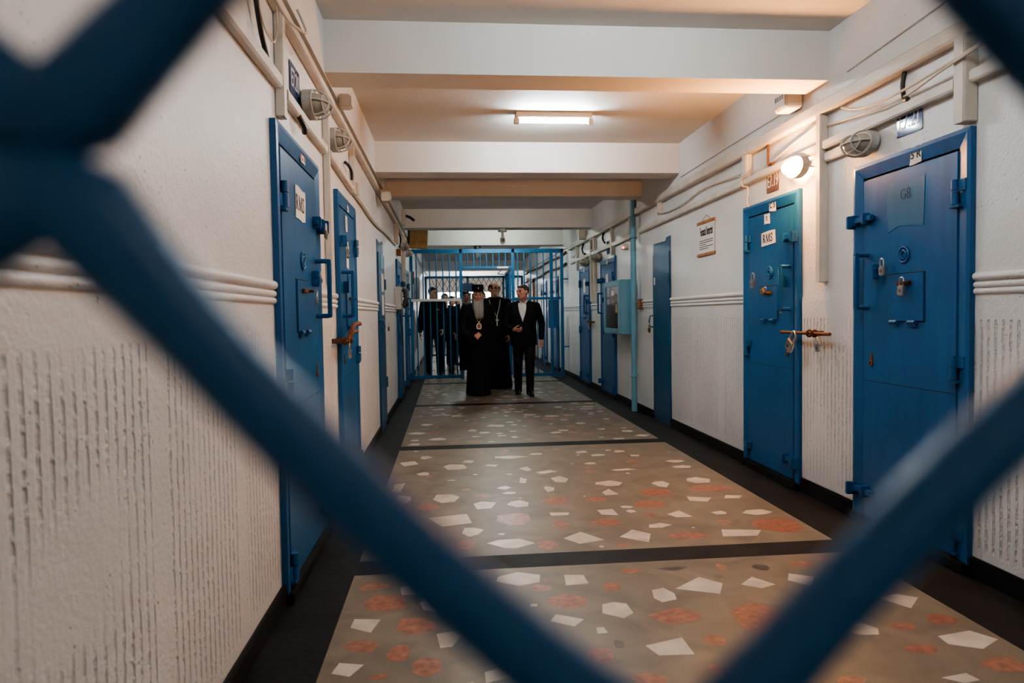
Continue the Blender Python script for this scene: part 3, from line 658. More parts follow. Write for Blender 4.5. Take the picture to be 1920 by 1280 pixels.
def bulkhead(label, side, y, z, lit=False, group=None, off=.02):
    t = thing('bulkhead_lamp', label, 'wall lamp', wall_pt(side, y, z, off), rot(side), group)
    def D(a, b, d): return (a, d, b)
    base = [(.125*cos(k*2*pi/28), .072*sin(k*2*pi/28)) for k in range(28)]
    b = MB(); b.prism(base, D, -.045, 0); b.ring((0, -.045, 0), 1, .006, n=28, sx=.122, sz=.069); b.build('lamp_base', M['lampbase'], t)
    g = MB(); g.ell((0, -.045, 0), (.103, .078, .054), 24, 14); g.build('glass_dome', M['warm'] if lit else M['glass'], t)
    if not lit:
        w = MB()
        w.tube([(.115*cos(a), -.045-.088*sin(a), 0) for a in [i*pi/14 for i in range(15)]], .005, 6)
        for x in (-.05, .05): w.tube([(x, -.045-.08*sin(a), .062*cos(a)) for a in [i*pi/12 for i in range(13)]], .005, 6)
        w.ring((0, -.095, 0), 1, .0045, n=24, sx=.09, sz=.045)
        w.build('wire_guard', M['lampbase'], t)
    return t
bulkhead('caged oval wall lamp over the nearest telephone-wall door', 'L', 3.76, 2.365)
bulkhead('caged oval wall lamp just past the second upright trunking, telephone wall', 'L', 4.51, 2.37)
bulkhead('caged oval wall lamp on the telephone wall above the telephone', 'L', 11.2, 2.36)
bulkhead('caged oval wall lamp on the telephone wall nearest the gate', 'L', 12.2, 2.35)
bulkhead('unlit caged oval wall lamp beside the largest blue door', 'R', 3.80, 2.195)
bulkhead('glowing orange wall lamp over the second blue cell door', 'R', 4.54, 2.22, True)
bulkhead('unlit caged wall lamp over the door behind the pale cabinet', 'R', 10.85, 2.13)
bulkhead('unlit caged wall lamp over the cell door beside the gate', 'R', 11.82, 2.13)

def box_unit(name, label, cat, side, y, z, w, h, d, m='white_plastic', lid='trunk'):
    t = thing(name, label, cat, wall_pt(side, y, z, .002), rot(side))
    b = MB(); b.box(-w/2, w/2, -d, 0, -h/2, h/2, .006); b.build('case', M[m], t)
    c = MB(); c.box(-w*.42, w*.42, -d-.008, -d-.0005, -h*.4, h*.4, .003); c.build('lid', M[lid], t)
    return t
t = box_unit('alarm_box', 'beige alarm box on the wall under the first ceiling beam', 'alarm box', 'R', 4.55, 2.66, .17, .12, .11, 'trunk'); t.location.x -= .045
v = MB()
for i in range(4): v.box(-.066+.032*i, -.045+.032*i, -.1195, -.118, .005, .035)
v.build('vent_slots', M['black'], t)
box_unit('junction_box', 'small cream junction box hanging by the blue pipe', 'junction box', 'R', 7.68, 2.43, .07, .14, .04, 'cable')
box_unit('junction_box', 'round-cornered junction box at the end of the telephone-wall trunking', 'junction box', 'L', 5.66, 2.27, .1, .1, .04, 'trunk', 'trunk')
t = box_unit('junction_box', 'yellowed junction box high on the telephone wall under a beam', 'junction box', 'L', 7.5, 2.53, .14, .12, .09, 'cable'); t.location.x += .06
t = box_unit('alarm_box', 'small beige box beneath the first beam on the telephone wall', 'alarm box', 'L', 4.68, 2.66, .1, .08, .07, 'trunk'); t.location.x += .06
t = box_unit('siren_box', 'flat beige box with black horn under the ceiling of the telephone wall', 'siren', 'L', 10.9, 2.78, .14, .24, .05, 'trunk'); t.location.x += .055
k = MB(); k.tube([(.02, -.06, .03), (.0, -.13, .0), (-.02, -.19, -.05)], .022, 8); k.build('horn', M['black'], t)
box_unit('junction_box', 'orange junction box over the door past the telephone', 'junction box', 'L', 10.45, 2.2, .14, .1, .06, 'wood')
box_unit('junction_box', 'open grey junction box between the two doors by the gate', 'junction box', 'R', 11.285, 2.385, .15, .2, .05, 'trunk', 'rust')
t = box_unit('loudspeaker', 'cream box under the last beam before the gate on the poster wall', 'loudspeaker', 'R', 11.75, 2.6, .12, .16, .12, 'trunk'); t.location.x -= .05
t = box_unit('exit_light', 'small white indicator box with red light beside the blue pipe', 'indicator light', 'R', 9.25, 2.15, .2, .07, .05)
k = MB(); k.ell((.07, -.06, -.02), (.02, .012, .016)); k.build('red_lamp', M['red_led'], t)
box_unit('wall_switch', 'small wall switch beside the blue pipe, brown cover', 'switch', 'R', 8.5, 1.36, .12, .13, .035, 'brownplate', 'wood')

# blue pipe
t = thing('blue_pipe', 'pale blue vertical pipe from floor to ceiling by the wall cabinet', 'pipe', (XR-.075, 8.62, 0))
k = MB(); k.cyl((0, 0, 0), (0, 0, 2.668), .036, 18); k.build('pipe', M['blue_pale'], t)
k = MB(); k.ring((0, 0, .45), .04, .012, axis=(0, 0, 1)); k.ring((0, 0, 2.2), .04, .012, axis=(0, 0, 1)); k.build('collar', M['blue_pale'], t)

# pale blue wall cabinet
t = thing('wall_cabinet', 'pale blue metal wall cabinet with a glazed front beside the pipe', 'cabinet', wall_pt('R', 9.22, 1.33, .001), RR)
b = MB(); b.box(-.44, .44, -.20, 0, -.355, .355, .005); b.build('case', M['blue_pale'], t)
d = MB(); d.box(-.43, -.36, -.222, -.2005, -.345, .345, .003); d.box(.36, .43, -.222, -.2005, -.345, .345, .003); d.box(-.36, .36, -.222, -.2005, .28, .345, .003); d.box(-.36, .36, -.222, -.2005, -.345, -.28, .003)
dr = d.build('cabinet_door', M['blue_pale'], t)
g = MB(); g.box(-.36, .36, -.212, -.206, -.28, .28); g.build('glass_pane', M['cabglass'], dr)
g = MB(); g.box(-.02, .14, -.214, -.2125, .16, .22); g.build('sticker', M['paper'], dr)
hang('brass padlock on the glazed front of the pale blue cabinet', 'R', 8.87, 1.37, .238, .06, 'brass')

# poster
t = thing('wall_poster', 'hanging white Fumatul Interzis poster with wooden battens', 'poster', wall_pt('R', 6.31, 1.94, .003), RR)
b = MB(); b.box(-.205, .205, -.006, -.003, -.155, .15); b.build('sheet', M['paper'], t)
b = MB(); b.box(-.225, .225, -.012, 0, .135, .165, .004); b.build('batten', M['wood'], t)
b = MB(); b.box(-.225, .225, -.012, 0, -.165, -.137, .004)
b.build('batten', M['wood'], t)
b = MB(); b.tube([(-.1, -.006, .165), (0, -.004, .215), (.12, -.006, .165)], .002, 6); b.build('hanging_string', M['rust'], t)
text_mesh('Fumatul Interzis', .115, 'heading', M['ink'], t, (.01, -.0075, .062), .0012, .43)
b = MB(); r = random.Random(2)
for i, w in enumerate((.32, .31, .16, .33, .22)):
    x = -.165; z = -.02-.019*i
    while x < -.165+w:
        d = r.uniform(.012, .04); b.box(x, min(x+d, .17), -.0068, -.0061, z-.0035, z+.0035); x += d+.006
b.build('small_print', M['ink'], t)

# telephone
t = thing('wall_telephone', 'grey wall telephone with black handset and hanging cord', 'telephone', wall_pt('L', 10.02, 1.52, .002), RL)
b = MB(); b.box(-.2, .2, -.09, 0, -.17, .15, .01); b.build('case', M['lampbase'], t)
b = MB(); b.tube([(-.04, -.10, .12), (-.04, -.14, .1), (-.04, -.145, 0), (-.04, -.14, -.1), (-.04, -.10, -.12)], [.045, .04, .026, .04, .045], 12); b.build('handset', M['black'], t)
b = MB(); b.tube([(-.1+.1*sin(a*.9), -.06-.03*sin(a), -.17-.5*sin(a)) for a in [i*pi/16 for i in range(15)]], .008, 8); b.build('cord', M['black'], t)

# ceiling lamps
def tube_lamp(label, x, y, L=.66, m='tube'):
    t = thing('fluorescent_lamp', label, 'ceiling lamp', (x, y, ZC-.001))
    b = MB(); b.box(-L/2, L/2, -.032, .032, -.05, 0, .006); b.build('batten_case', M['white_plastic'], t)
    for s in (-1, 1):
        e = MB(); e.box(s*(L/2-.012)-.022, s*(L/2-.012)+.022, -.026, .026, -.098, -.0505, .006); e.build('tube_holder', M['white_plastic'], t)
    k = MB(); k.cyl((-L/2+.04, 0, -.073), (L/2-.04, 0, -.073), .0145, 14); k.build('tube', M[m], t)
    return t
tube_lamp('lit fluorescent ceiling lamp between the first two beams', .93, 5.93)
tube_lamp('lit fluorescent ceiling lamp over the mesh screen, before the first beam', .93, 2.55)
tube_lamp('lit fluorescent ceiling lamp behind the mesh screen, over the viewer', .93, -1.3, m='tube_weak')
tube_lamp('added weak fill lamp, hidden in the bay before the plywood box', .93, 9.4, m='tube_weak')  # unseen tube added to give the far bays neutral light
tube_lamp('dim greenish fluorescent lamp over the bay just before the gate', .93, 12.9, m='tube_dim')
tube_lamp('lit fluorescent ceiling lamp behind the barred gate', .85, 16.2, .66)
tube_lamp('added fill lamp, out of view past the far lattice gate', .85, 24.4, 1.25)  # extra hidden tube, added to brighten the corridor beyond the gate

# ------------------------------------------------------------------ gates
def lattice_pts(): pass
def barred_gate():
    t = thing('barred_gate', 'blue barred steel gate across the corridor with its door standing open', 'gate', (0, YG, 0))
    G = M['blue_gate']
    x0, x1 = -.70, 2.27; H = 2.55
    f = MB()
    for x in (x0, x1): f.box(x-.03, x+.03, -.03, .03, 0, H, .004)
    f.box(x0-.03, x1+.03, -.03, .03, H-.075, H, .004)
    f.box(x0, .27, -.025, .025, .02, .085, .004); f.box(1.30, x1, -.025, .025, .02, .085, .004)
    f.box(.235, .295, -.03, .03, 0, H, .004); f.box(1.265, 1.325, -.03, .03, 0, H, .004)
    f.box(.26, 1.30, -.025, .025, 2.17, 2.215, .004)
    f.box(1.30, x1, -.025, .025, 1.545, 1.595, .004); f.box(x0, .26, -.025, .025, 1.55, 1.575, .004)
    f.box(2.03, 2.09, -.028, .028, 0, H, .004)
    f.build('gate_frame', G, t)
    for x in [-.60+.1285*i for i in range(7)]:
        b = MB(); b.cyl((x, 0, .05), (x, 0, H-.03), .0125, 8); b.build('bar', G, t)
    for x in [.40+.125*i for i in range(7)]:
        b = MB(); b.cyl((x, 0, 2.19), (x, 0, H-.03), .0115, 8); b.build('bar', G, t)
    for x in [1.39+.128*i for i in range(7)]:
        if abs(x-2.06) < .05: continue
        b = MB(); b.cyl((x, 0, .05), (x, 0, H-.03), .0125, 8); b.build('bar', G, t)
    lf = MB(); lx_ = 1.24                                          # open leaf, swung away
    for y in (.06, .98): lf.box(lx_-.022, lx_+.022, y-.025, y+.025, .05, 2.15, .004)
    for z in (.08, 1.05, 2.12): lf.box(lx_-.02, lx_+.02, .06, .98, z-.025, z+.025, .004)
    for i in range(7): lf.cyl((lx_, .17+.115*i, .06), (lx_, .17+.115*i, 2.13), .011, 8)
    lf.build('gate_leaf', G, t)
    c = MB(); c.box(.98, 1.2, -.06, -.026, 2.165, 2.205, .006); c.build('door_closer', M['white_plastic'], t)
    a = MB(); a.tube([(1.08, -.05, 2.16), (1.06, -.12, 2.13), (.98, -.14, 2.06)], .008, 6); a.tube([(.98, -.14, 2.06), (1.22, -.02, 2.03)], .008, 6); a.build('closer_arm', M['black'], t)
    s = MB(); s.box(1.99, 2.2, -.02, .02, .98, 1.54); s.build('lock_plate', M['blue'], t)
    w = MB(); w.box(-.71, .27, -.06, -.032, 1.535, 1.585, .004); w.box(-.735, -.705, -.06, -.032, 1.535, 2.12, .004); w.box(.24, .275, -.06, -.032, 1.15, 1.535, .004); w.build('white_edging', M['white_plastic'], t)
    for z in (1.95, .6):
        k = MB(); k.box(2.27, 2.40, -.02, .02, z-.012, z+.012); k.build('wall_tie', G, t)
    return t
barred_gate()
def far_gate():
    y = 21.4; t = thing('lattice_gate', 'far blue gate with diamond lattice top, beyond the barred gate', 'gate', (0, y, 0)); G = M['blue_gate']
    f = MB(); H = 2.46
    for x in (-.66, 2.3, .62, 1.72): f.box(x-.035, x+.035, -.03, .03, 0, H)
    for z in (H-.03, 1.72): f.box(-.66, 2.3, -.03, .03, z-.035, z+.035)
    f.box(-.66, 2.3, -.03, .03, .02, .08)
    f.build('gate_frame', G, t)
    l = MB(); z0, z1 = 1.76, 2.4; dz = z1-z0; s = .32
    i = -1
    while i*s < 3.2:
        for sg in (1, -1):
            a = -.66+i*s; b_ = a+sg*dz*.55
            if sg < 0: a += .35; b_ = a-dz*.55
            p, q = Vector((a, 0, z0)), Vector((b_, 0, z1))
            lo, hi = -.64, 2.28
            if min(p.x, q.x) < lo or max(p.x, q.x) > hi: continue
            l.tube([p, q], .0075, 6)
        i += .5
    l.build('lattice', M['black'], t)
    b = MB()
    for i in range(15):
        x = -.5+.2*i
        if .75 < x < 1.6: continue
        b.cyl((x, 0, .05), (x, 0, 1.72), .014, 6)
    b.build('bars_grille', G, t)
    p = MB(); p.box(.44, .82, -.05, -.035, 1.98, 2.24); p.build('sheet_panel', M['blue'], t)
    p = MB(); p.box(.45, .72, -.06, -.035, 1.3, 1.95); p.build('grey_panel', M['grey_panel'], t)
far_gate()
t = thing('door_13', 'orange wooden door frame beyond the bars on the poster wall', 'door frame', wall_pt('R', 19.75), RR, kind='structure')
b = MB(); b.box(-.55, -.45, -.06, -.001, 0, 2.25); b.box(.45, .55, -.06, -.001, 0, 2.25); b.box(-.55, .55, -.06, -.001, 2.15, 2.25); b.build('door_frame', M['wood'], t)
b = MB(); b.box(-.45, .45, -.03, -.001, 0, 2.15); b.build('door_leaf', M['white_plastic'], t)

# things round the gate
t = thing('plywood_box', 'tan plywood box hung in the ceiling corner above the gate', 'box', (-.52, 12.6, 2.63)); t.rotation_euler = (0, .06, .0)
b = MB(); b.box(-.13, .18, -.12, .12, -.16, .16, .004); b.build('case', M['ply'], t)
b = MB(); b.box(-.18, -.131, -.11, .11, -.155, .155, .004); b.build('side_panel', M['brownplate'], t)
b = MB(); b.box(-.02, .02, -.04, .04, .16, .34); b.build('hanger', M['black'], t)
def dome_cam(label, x, y, z, m='lampbase', dm='black'):
    t = thing('security_camera', label, 'camera', (x, y, z))
    b = MB(); b.cyl((0, 0, -.05), (0, 0, 0), .075, 18); b.build('mount', M[m], t)
    b = MB(); b.cyl((0, 0, -.14), (0, 0, -.05), .022, 12); b.build('stem', M[m], t)
    b = MB(); b.box(-.04, .04, -.07, .06, -.25, -.13, .02); b.build('camera_body', M[m], t)
    b = MB(); b.cyl((0, -.078, -.19), (0, -.071, -.19), .03, 16); b.build('lens', M[dm], t)
    return t
dome_cam('grey security camera on the last beam before the gate', .92, 11.45, 2.669)
dome_cam('black security camera behind the top bars of the gate', .62, 14.25, 2.669, 'black')
t = thing('electric_cabinet', 'grey metal panel behind the bars on the telephone wall', 'panel', wall_pt('L', 15.6, 1.85, .002), RL)
b = MB(); b.box(-.3, .3, -.12, 0, -.25, .25, .006); b.build('case', M['grey_panel'], t)
b = MB(); b.box(-.27, .27, -.13, -.121, -.22, .22, .003); b.build('lid', M['grey_panel'], t)
t = thing('fire_bell', 'small red alarm bell behind the gate bars on the telephone wall', 'alarm bell', wall_pt('L', 14.6, 2.12, .002), RL)
b = MB(); b.cyl((0, -.05, 0), (0, 0, 0), .07, 18); b.build('bell_dome', M['redink'], t)
b = MB(); b.box(-.05, .05, -.05, 0, -.2, -.08, .006); b.build('bell_base', M['black'], t)
t = thing('notice_board', 'dark framed notice board low on the wall behind the gate', 'notice board', wall_pt('L', 15.4, .95, .002), RL)
b = MB(); b.box(-.4, .4, -.03, 0, -.42, .42, .004); b.build('board', M['black'], t)
b = MB(); b.box(-.43, -.4, -.04, 0, -.45, .45); b.box(.4, .43, -.04, 0, -.45, .45); b.box(-.4, .4, -.04, 0, .42, .45); b.box(-.4, .4, -.04, 0, -.45, -.42); b.build('board_frame', M['white_plastic'], t)
cable('upper cable run on the poster wall behind the gate', 'R', [(13.9, 2.5, .03), (15, 2.47, .03), (16.5, 2.5, .03), (18, 2.46, .03), (20, 2.5, .03), (21.2, 2.48, .03)], .025, 'rust')
cable('lower cable run on the poster wall behind the gate', 'R', [(13.9, 2.27, .03), (15, 2.24, .03), (16.5, 2.27, .03), (18, 2.22, .03), (20, 2.25, .03), (21.2, 2.23, .03)], .025, 'rust')

# ------------------------------------------------------------------ mesh screen in front of the camera
def mesh_screen():
    y = .15
    c = Vector((.0485, 0, 1.2745)); a = Vector((.1295, 0, -.0095)); b_ = Vector((.001, 0, -.1345))   # half diagonals of one opening
    mb = MB(); hw = .0080; hd = .006
    up = -b_.normalized(); ah = a.normalized()
    for k in range(-9, 9):                                       # every strand zigzags, touching its neighbours at the bonds
        P = []
        for i in range(-6, 18):
            j = k if (i+k) % 2 else k+1
            p = c+a*i+b_*j+up*(-.0101 if j == k else .0101)
            P += [p-ah*.007, p+ah*.007]
        P = [p for p in P if XL+.02 < p.x < XR-.02 and .03 < p.z < 2.62]
        if len(P) < 4: continue
        path = []
        for i in range(len(P)-1):                                # rounded zigzag
            A, B, C, D = P[max(i-1, 0)], P[i], P[i+1], P[min(i+2, len(P)-1)]
            L = (C-B).length; tb = (C-A).normalized()*L*.75; tc = (D-B).normalized()*L*.75
            if L > .05: d_ = (C-B).normalized(); tb = Vector((d_.x, 0, d_.z*1.24)).normalized()*L; tc = Vector((d_.x, 0, d_.z*.85)).normalized()*L
            n_ = 10 if L > .05 else 3
            for q in range(n_):
                u = q/n_; path.append(B*(2*u**3-3*u*u+1)+tb*(u**3-2*u*u+u)+C*(3*u*u-2*u**3)+tc*(u**3-u*u))
        path.append(P[-1])
        vs = []; fs = []; n = len(path)
        prof = [(-hw, -hd*.5), (-hw*.6, -hd), (hw*.6, -hd), (hw, -hd*.5), (hw, hd*.5), (hw*.6, hd), (-hw*.6, hd), (-hw, hd*.5)]
        for m_, p in enumerate(path):
            t = (path[min(m_+1, n-1)]-path[max(m_-1, 0)]).normalized()
            nr = Vector((-t.z, 0, t.x)); fat = 1+.3*(1-min(1, min((p-q).length for q in P)/.035))
            for pr in prof: vs.append((p.x+nr.x*pr[0]*fat, y+pr[1], p.z+nr.z*pr[0]*fat))
        for m_ in range(n-1):
            for q in range(8): fs.append([m_*8+q, m_*8+(q+1) % 8, (m_+1)*8+(q+1) % 8, (m_+1)*8+q])
        fs += [list(range(8)), [(n-1)*8+q for q in range(8)]]
        mb.raw(vs, fs, True)
    o = mb.build('mesh_screen', M['blue_mesh'])
    tag(o, 'large blurred blue diamond mesh screen that the view looks through', 'mesh screen')
mesh_screen()

# ------------------------------------------------------------------ people
def capsule(mb, p, q, r0, r1, sx=1, sy=1, n=14):
    p, q = Vector(p), Vector(q); d = q-p; L = max(d.length, 1e-6); d = d/L
    pts = []; rs = []
    for k in range(5):
        a = pi/2*(1-k/4); pts.append(p-d*r0*sin(a)); rs.append(max(r0*cos(a), .0008))
    for k in range(1, 4): pts.append(p+(q-p)*k/4); rs.append(r0+(r1-r0)*k/4)
    for k in range(5):
        a = pi/2*k/4; pts.append(q+d*r1*sin(a)); rs.append(max(r1*cos(a), .0008))
    o = len(mb.v); mb.tube(pts, rs, n)
    if sx != 1 or sy != 1:
        cx, cy = (p.x+q.x)/2, (p.y+q.y)/2
        for i in range(o, len(mb.v)):
            x, y, z = mb.v[i]; u = min(1, max(0, (Vector((x, y, z))-p).dot(d)/L)); ax = p+(q-p)*u
            mb.v[i] = (ax.x+(x-ax.x)*sx, ax.y+(y-ax.y)*sy, z)
    return mb

def fuse(mb, name, m, parent, vox=.01, smooth=4):
    """union all pieces of mb into one continuous skin (voxel union + relaxing)"""
    me = bpy.data.meshes.new('tmp'); me.from_pydata(mb.v, [], mb.f)
    bm = bmesh.new(); bm.from_mesh(me); bmesh.ops.recalc_face_normals(bm, faces=bm.faces); bm.to_mesh(me); bm.free()
    o = bpy.data.objects.new('tmp', me); COL.objects.link(o)
    r = o.modifiers.new('r', 'REMESH'); r.mode = 'VOXEL'; r.voxel_size = vox
    if smooth:
        s = o.modifiers.new('s', 'SMOOTH'); s.iterations = smooth; s.factor = .5
    dg = bpy.context.evaluated_depsgraph_get(); dg.update()
    res = bpy.data.meshes.new_from_object(o.evaluated_get(dg)); res.name = name
    bpy.data.objects.remove(o); bpy.data.meshes.remove(me)
    res.materials.clear(); res.materials.append(m)
    for p in res.polygons: p.use_smooth = True
    ob = bpy.data.objects.new(name, res); COL.objects.link(ob); ob.parent = parent
    return ob

def hand(mb, wrist, d, n, side, curl=.5, s=1, spread=.12, point=False):
    """palm, four unequal bent fingers and a thumb. d: pointing direction, n: palm normal, side: +1 thumb on +across"""
    w = Vector(wrist); d = Vector(d).normalized(); n = (Vector(n)-d*Vector(n).dot(d)).normalized(); c = d.cross(n)*side
    def P(a, b, e): return w+c*a*s+d*b*s+n*e*s
    capsule(mb, P(0, -.01, 0), P(0, .02, 0), .024*s, .026*s)
    for a in (-.028, -.009, .010, .028): capsule(mb, P(a*.7, .015, 0), P(a, .085, 0), .016*s, .0125*s, n=10)
    for k, (a, L) in enumerate(((.030, .072), (.010, .080), (-.010, .074), (-.029, .058))):
        p = P(a, .085, 0); ang = 0; r = .0098*s
        cu = curl*(.35 if (point and k == 0) else 1)
        base = (d+c*(a*spread/.03)).normalized()
        for q, fr in enumerate((.42, .32, .26)):
            ang += cu*(.55, .85, .7)[q]
            dirv = base*cos(ang)+n*sin(ang)
            e = p+dirv*L*fr*s
            capsule(mb, p, e, r, r*.9, n=8); p = e; r *= .9
    p = P(.026, .02, .004); q = P(.05, .05, .018); e = q+(d*.6+n*.5+c*.15).normalized()*.03*s; g = e+(d*.6+n*.7-c*.15).normalized()*.024*s
    capsule(mb, p, q, .0145*s, .012*s, n=10); capsule(mb, q, e, .0118*s, .0105*s, n=10); capsule(mb, e, g, .0105*s, .009*s, n=10)

def person(label, loc, rotz, S):
    """S: height H, clothes, pose (z in 1.75 m body units, scaled by H)"""
    k = S['H']/1.75
    t = thing('person', label, 'person', loc, rotz); t.scale = (k, k, k)
    vox = S.get('vox', .0065)
    g = S.get
    bulk = g('bulk', 1)
    lean = g('lean', 0)
    hipL, hipR = Vector((.09, 0, .90)), Vector((-.09, 0, .90))
    fL, fR = g('footL', (.1, 0, 0)), g('footR', (-.1, 0, 0))
    aL, aR = Vector((fL[0], fL[1]+.03, fL[2]+.085)), Vector((fR[0], fR[1]+.03, fR[2]+.085))
    kL = (hipL+aL)/2+Vector((.005, g('kneeL', -.03), .03)); kR = (hipR+aR)/2+Vector((-.005, g('kneeR', -.03), .03))
    sw = .185*bulk
    shL, shR = Vector((sw, 0, 1.425)), Vector((-sw, 0, 1.425))
    eL, eR = Vector(g('elbowL', (.25, .03, 1.13))), Vector(g('elbowR', (-.25, .03, 1.13)))
    wL, wR = Vector(g('wristL', (.25, -.06, .88))), Vector(g('wristR', (-.25, -.06, .88)))
    # head frame
    HP = Vector((0, .0+g('headfwd', -.03), 1.50))
    HM = Matrix.Translation(HP) @ Matrix.Rotation(g('yaw', 0), 4, 'Z') @ Matrix.Rotation(g('tilt', 0), 4, 'Y') @ Matrix.Rotation(g('nod', 0), 4, 'X') @ Matrix.Translation((0, 0, -1.50))
    body = MB()
    hd = MB()
    hs = g('headw', 1)
    hd.ell((0, .012, 1.662), (.077*hs, .097, .096), 20, 14); hd.ell((0, -.018, 1.60), (.062*hs, .074, .075), 18, 12)
    hd.ell((0, -.068, 1.553), (.032, .026, .022)); hd.ell((0, -.04, 1.57), (.05*hs, .05, .035))
    capsule(hd, (-.036, -.075, 1.672), (.036, -.075, 1.672), .0145, .0145); capsule(hd, (0, -.086, 1.664), (0, -.110, 1.622), .009, .0145)
    for s_ in (-1, 1):
        hd.ell((s_*.042, -.062, 1.624), (.026, .026, .022)); hd.ell((s_*.010, -.098, 1.617), (.009, .011, .008))
        hd.ell((s_*.079*hs, .012, 1.638), (.011, .021, .033)); hd.ell((s_*.034, -.074, 1.652), (.016, .012, .009))
    capsule(hd, (-.022, -.086, 1.583), (.022, -.086, 1.583), .010, .010)
    vs = [HM @ Vector(v) for v in hd.v]; body.raw(vs, hd.f)
    capsule(body, (0, .02, 1.42), HM @ Vector((0, .02, 1.58)), .062, .056)
    capsule(body, (0, 0, .95), (0, .01, 1.30), .125, .135, 1.1, .75); capsule(body, shL*.8+Vector((0, 0, .27)), shR*.8+Vector((0, 0, .27)), .06, .06)
    for sh, e, w, h_, a_, kn in ((shL, eL, wL, hipL, aL, kL), (shR, eR, wR, hipR, aR, kR)):
        capsule(body, sh, e, .045, .038); capsule(body, e, w, .037, .025)
        capsule(body, h_, kn, .075, .052); capsule(body, kn, a_, .05, .034)
        capsule(body, a_, a_+Vector((0, -.13, -.055)), .035, .028)
    capsule(body, hipL, hipR, .10, .10)
    for w, e, key, sd in ((wL, eL, 'handL', 1), (wR, eR, 'handR', -1)):
        hd_ = g(key, {})
        d = Vector(hd_.get('d', (w-e).normalized())); n = Vector(hd_.get('n', (-sd, 0, 0)))
        hand(body, w+d*.02, d, n, hd_.get('side', -1 if sd > 0 else 1), hd_.get('curl', .45), 1, point=hd_.get('point', False))
    fuse(body, 'body', M[g('skin', 'skin')], t, vox, 3)

    def headpart(name, mb, m, vox_=None, sm=3):
        mb.v = [tuple(HM @ Vector(v)) for v in mb.v]
        return fuse(mb, name, M[m], t, vox_ or vox, sm) if vox_ != 0 else mb.build(name, M[m], t)
    for s_ in (-1, 1):
        e = MB(); e.ell((s_*.033, -.084, 1.652), (.012, .008, .0075)); headpart('eye', e, 'dark', 0)
        e = MB(); e.tube([(s_*.016, -.093, 1.673), (s_*.034, -.092, 1.678), (s_*.052, -.079, 1.672)], .0055, 8); headpart('eyebrow', e, g('brow', 'hair_black'), 0)
    e = MB(); e.ell((0, -.0945, 1.583), (.024, .006, .006)); headpart('mouth', e, 'lips', 0)
    hair = g('hair')
    if hair:
        h = MB()
        if hair == 'short':
            h.ell((0, .026, 1.678), (.083*hs, .096, .090), 20, 14); capsule(h, (-.035, -.045, 1.728), (.035, -.045, 1.728), .024, .024)
        elif hair == 'balding':
            h.ell((0, .042, 1.665), (.084*hs, .088, .088), 20, 14); capsule(h, (-.06, -.01, 1.70), (-.068, -.03, 1.66), .022, .018); capsule(h, (.06, -.01, 1.70), (.068, -.03, 1.66), .022, .018)
        elif hair == 'tousled':
            h.ell((0, .024, 1.685), (.088*hs, .098, .094), 20, 14)
            r = random.Random(3)
            for i in range(12): h.ell((r.uniform(-.06, .06), r.uniform(-.075, .05), 1.742+r.uniform(-.005, .02)), (.028, .028, .02))
        headpart('hair', h, g('haircol', 'hair_black'), .008, 2)
    c = g('clothes')
    mc = M[g('cloth', 'cloth_black')]
    def sleeves(j, r=1, cuff=None):
        for sh, e, w in ((shL, eL, wL), (shR, eR, wR)):
            capsule(j, sh, e, .066*r, .056*r); wr = w+(e-w).normalized()*.012
            capsule(j, e, wr, .055*r, (cuff or .043*r))
    if c in ('suit', 'sweater', 'uniform'):
        j = MB()
        hem = g('hem', .80)
        j.loft([(hem, 0, .0, .19*bulk, .125*bulk, .015, 7, 0), (.95, 0, .0, .19*bulk, .13*bulk, .0, 5, 0), (1.08, 0, -.005, .178*bulk, .128*bulk, 0, 5, 0), (1.25, 0, -.005, .195*bulk, .135*bulk, 0, 5, 0), (1.38, 0, .0, .185*bulk, .115*bulk, 0, 5, 0), (1.455, 0, .005, .12, .08, 0, 5, 0), (1.495, 0, .01, .07, .065, 0, 5, 0)])
        capsule(j, shL+Vector((-.03, 0, -.005)), (.06, .005, 1.465), .067, .055); capsule(j, shR+Vector((.03, 0, -.005)), (-.06, .005, 1.465), .067, .055)
        sleeves(j)
        jk = fuse(j, 'jacket' if c != 'sweater' else 'sweater', mc, t, .009, 4)
        bv = BVHTree.FromPolygons([v.co.copy() for v in jk.data.vertices], [list(p.vertices) for p in jk.data.polygons])
        def drape(name, poly_rows, m, off):
            """rows of (z, xl, xr): a panel laid on the front of the jacket"""
            mb_ = MB(); cols = 8; vs = []
            for z, a, b_ in poly_rows:
                for q in range(cols+1):
                    x = a+(b_-a)*q/cols; hit = bv.ray_cast(Vector((x, -1, z)), Vector((0, 1, 0)))[0]
                    y = (hit.y if hit is not None else -.06)-off
                    vs.append((x, y, z))
            n_ = cols+1; fs = [[r*n_+q, r*n_+q+1, (r+1)*n_+q+1, (r+1)*n_+q] for r in range(len(poly_rows)-1) for q in range(cols)]
            mb_.raw(vs, fs, True); o = mb_.build(name, m, t, False)
            return o
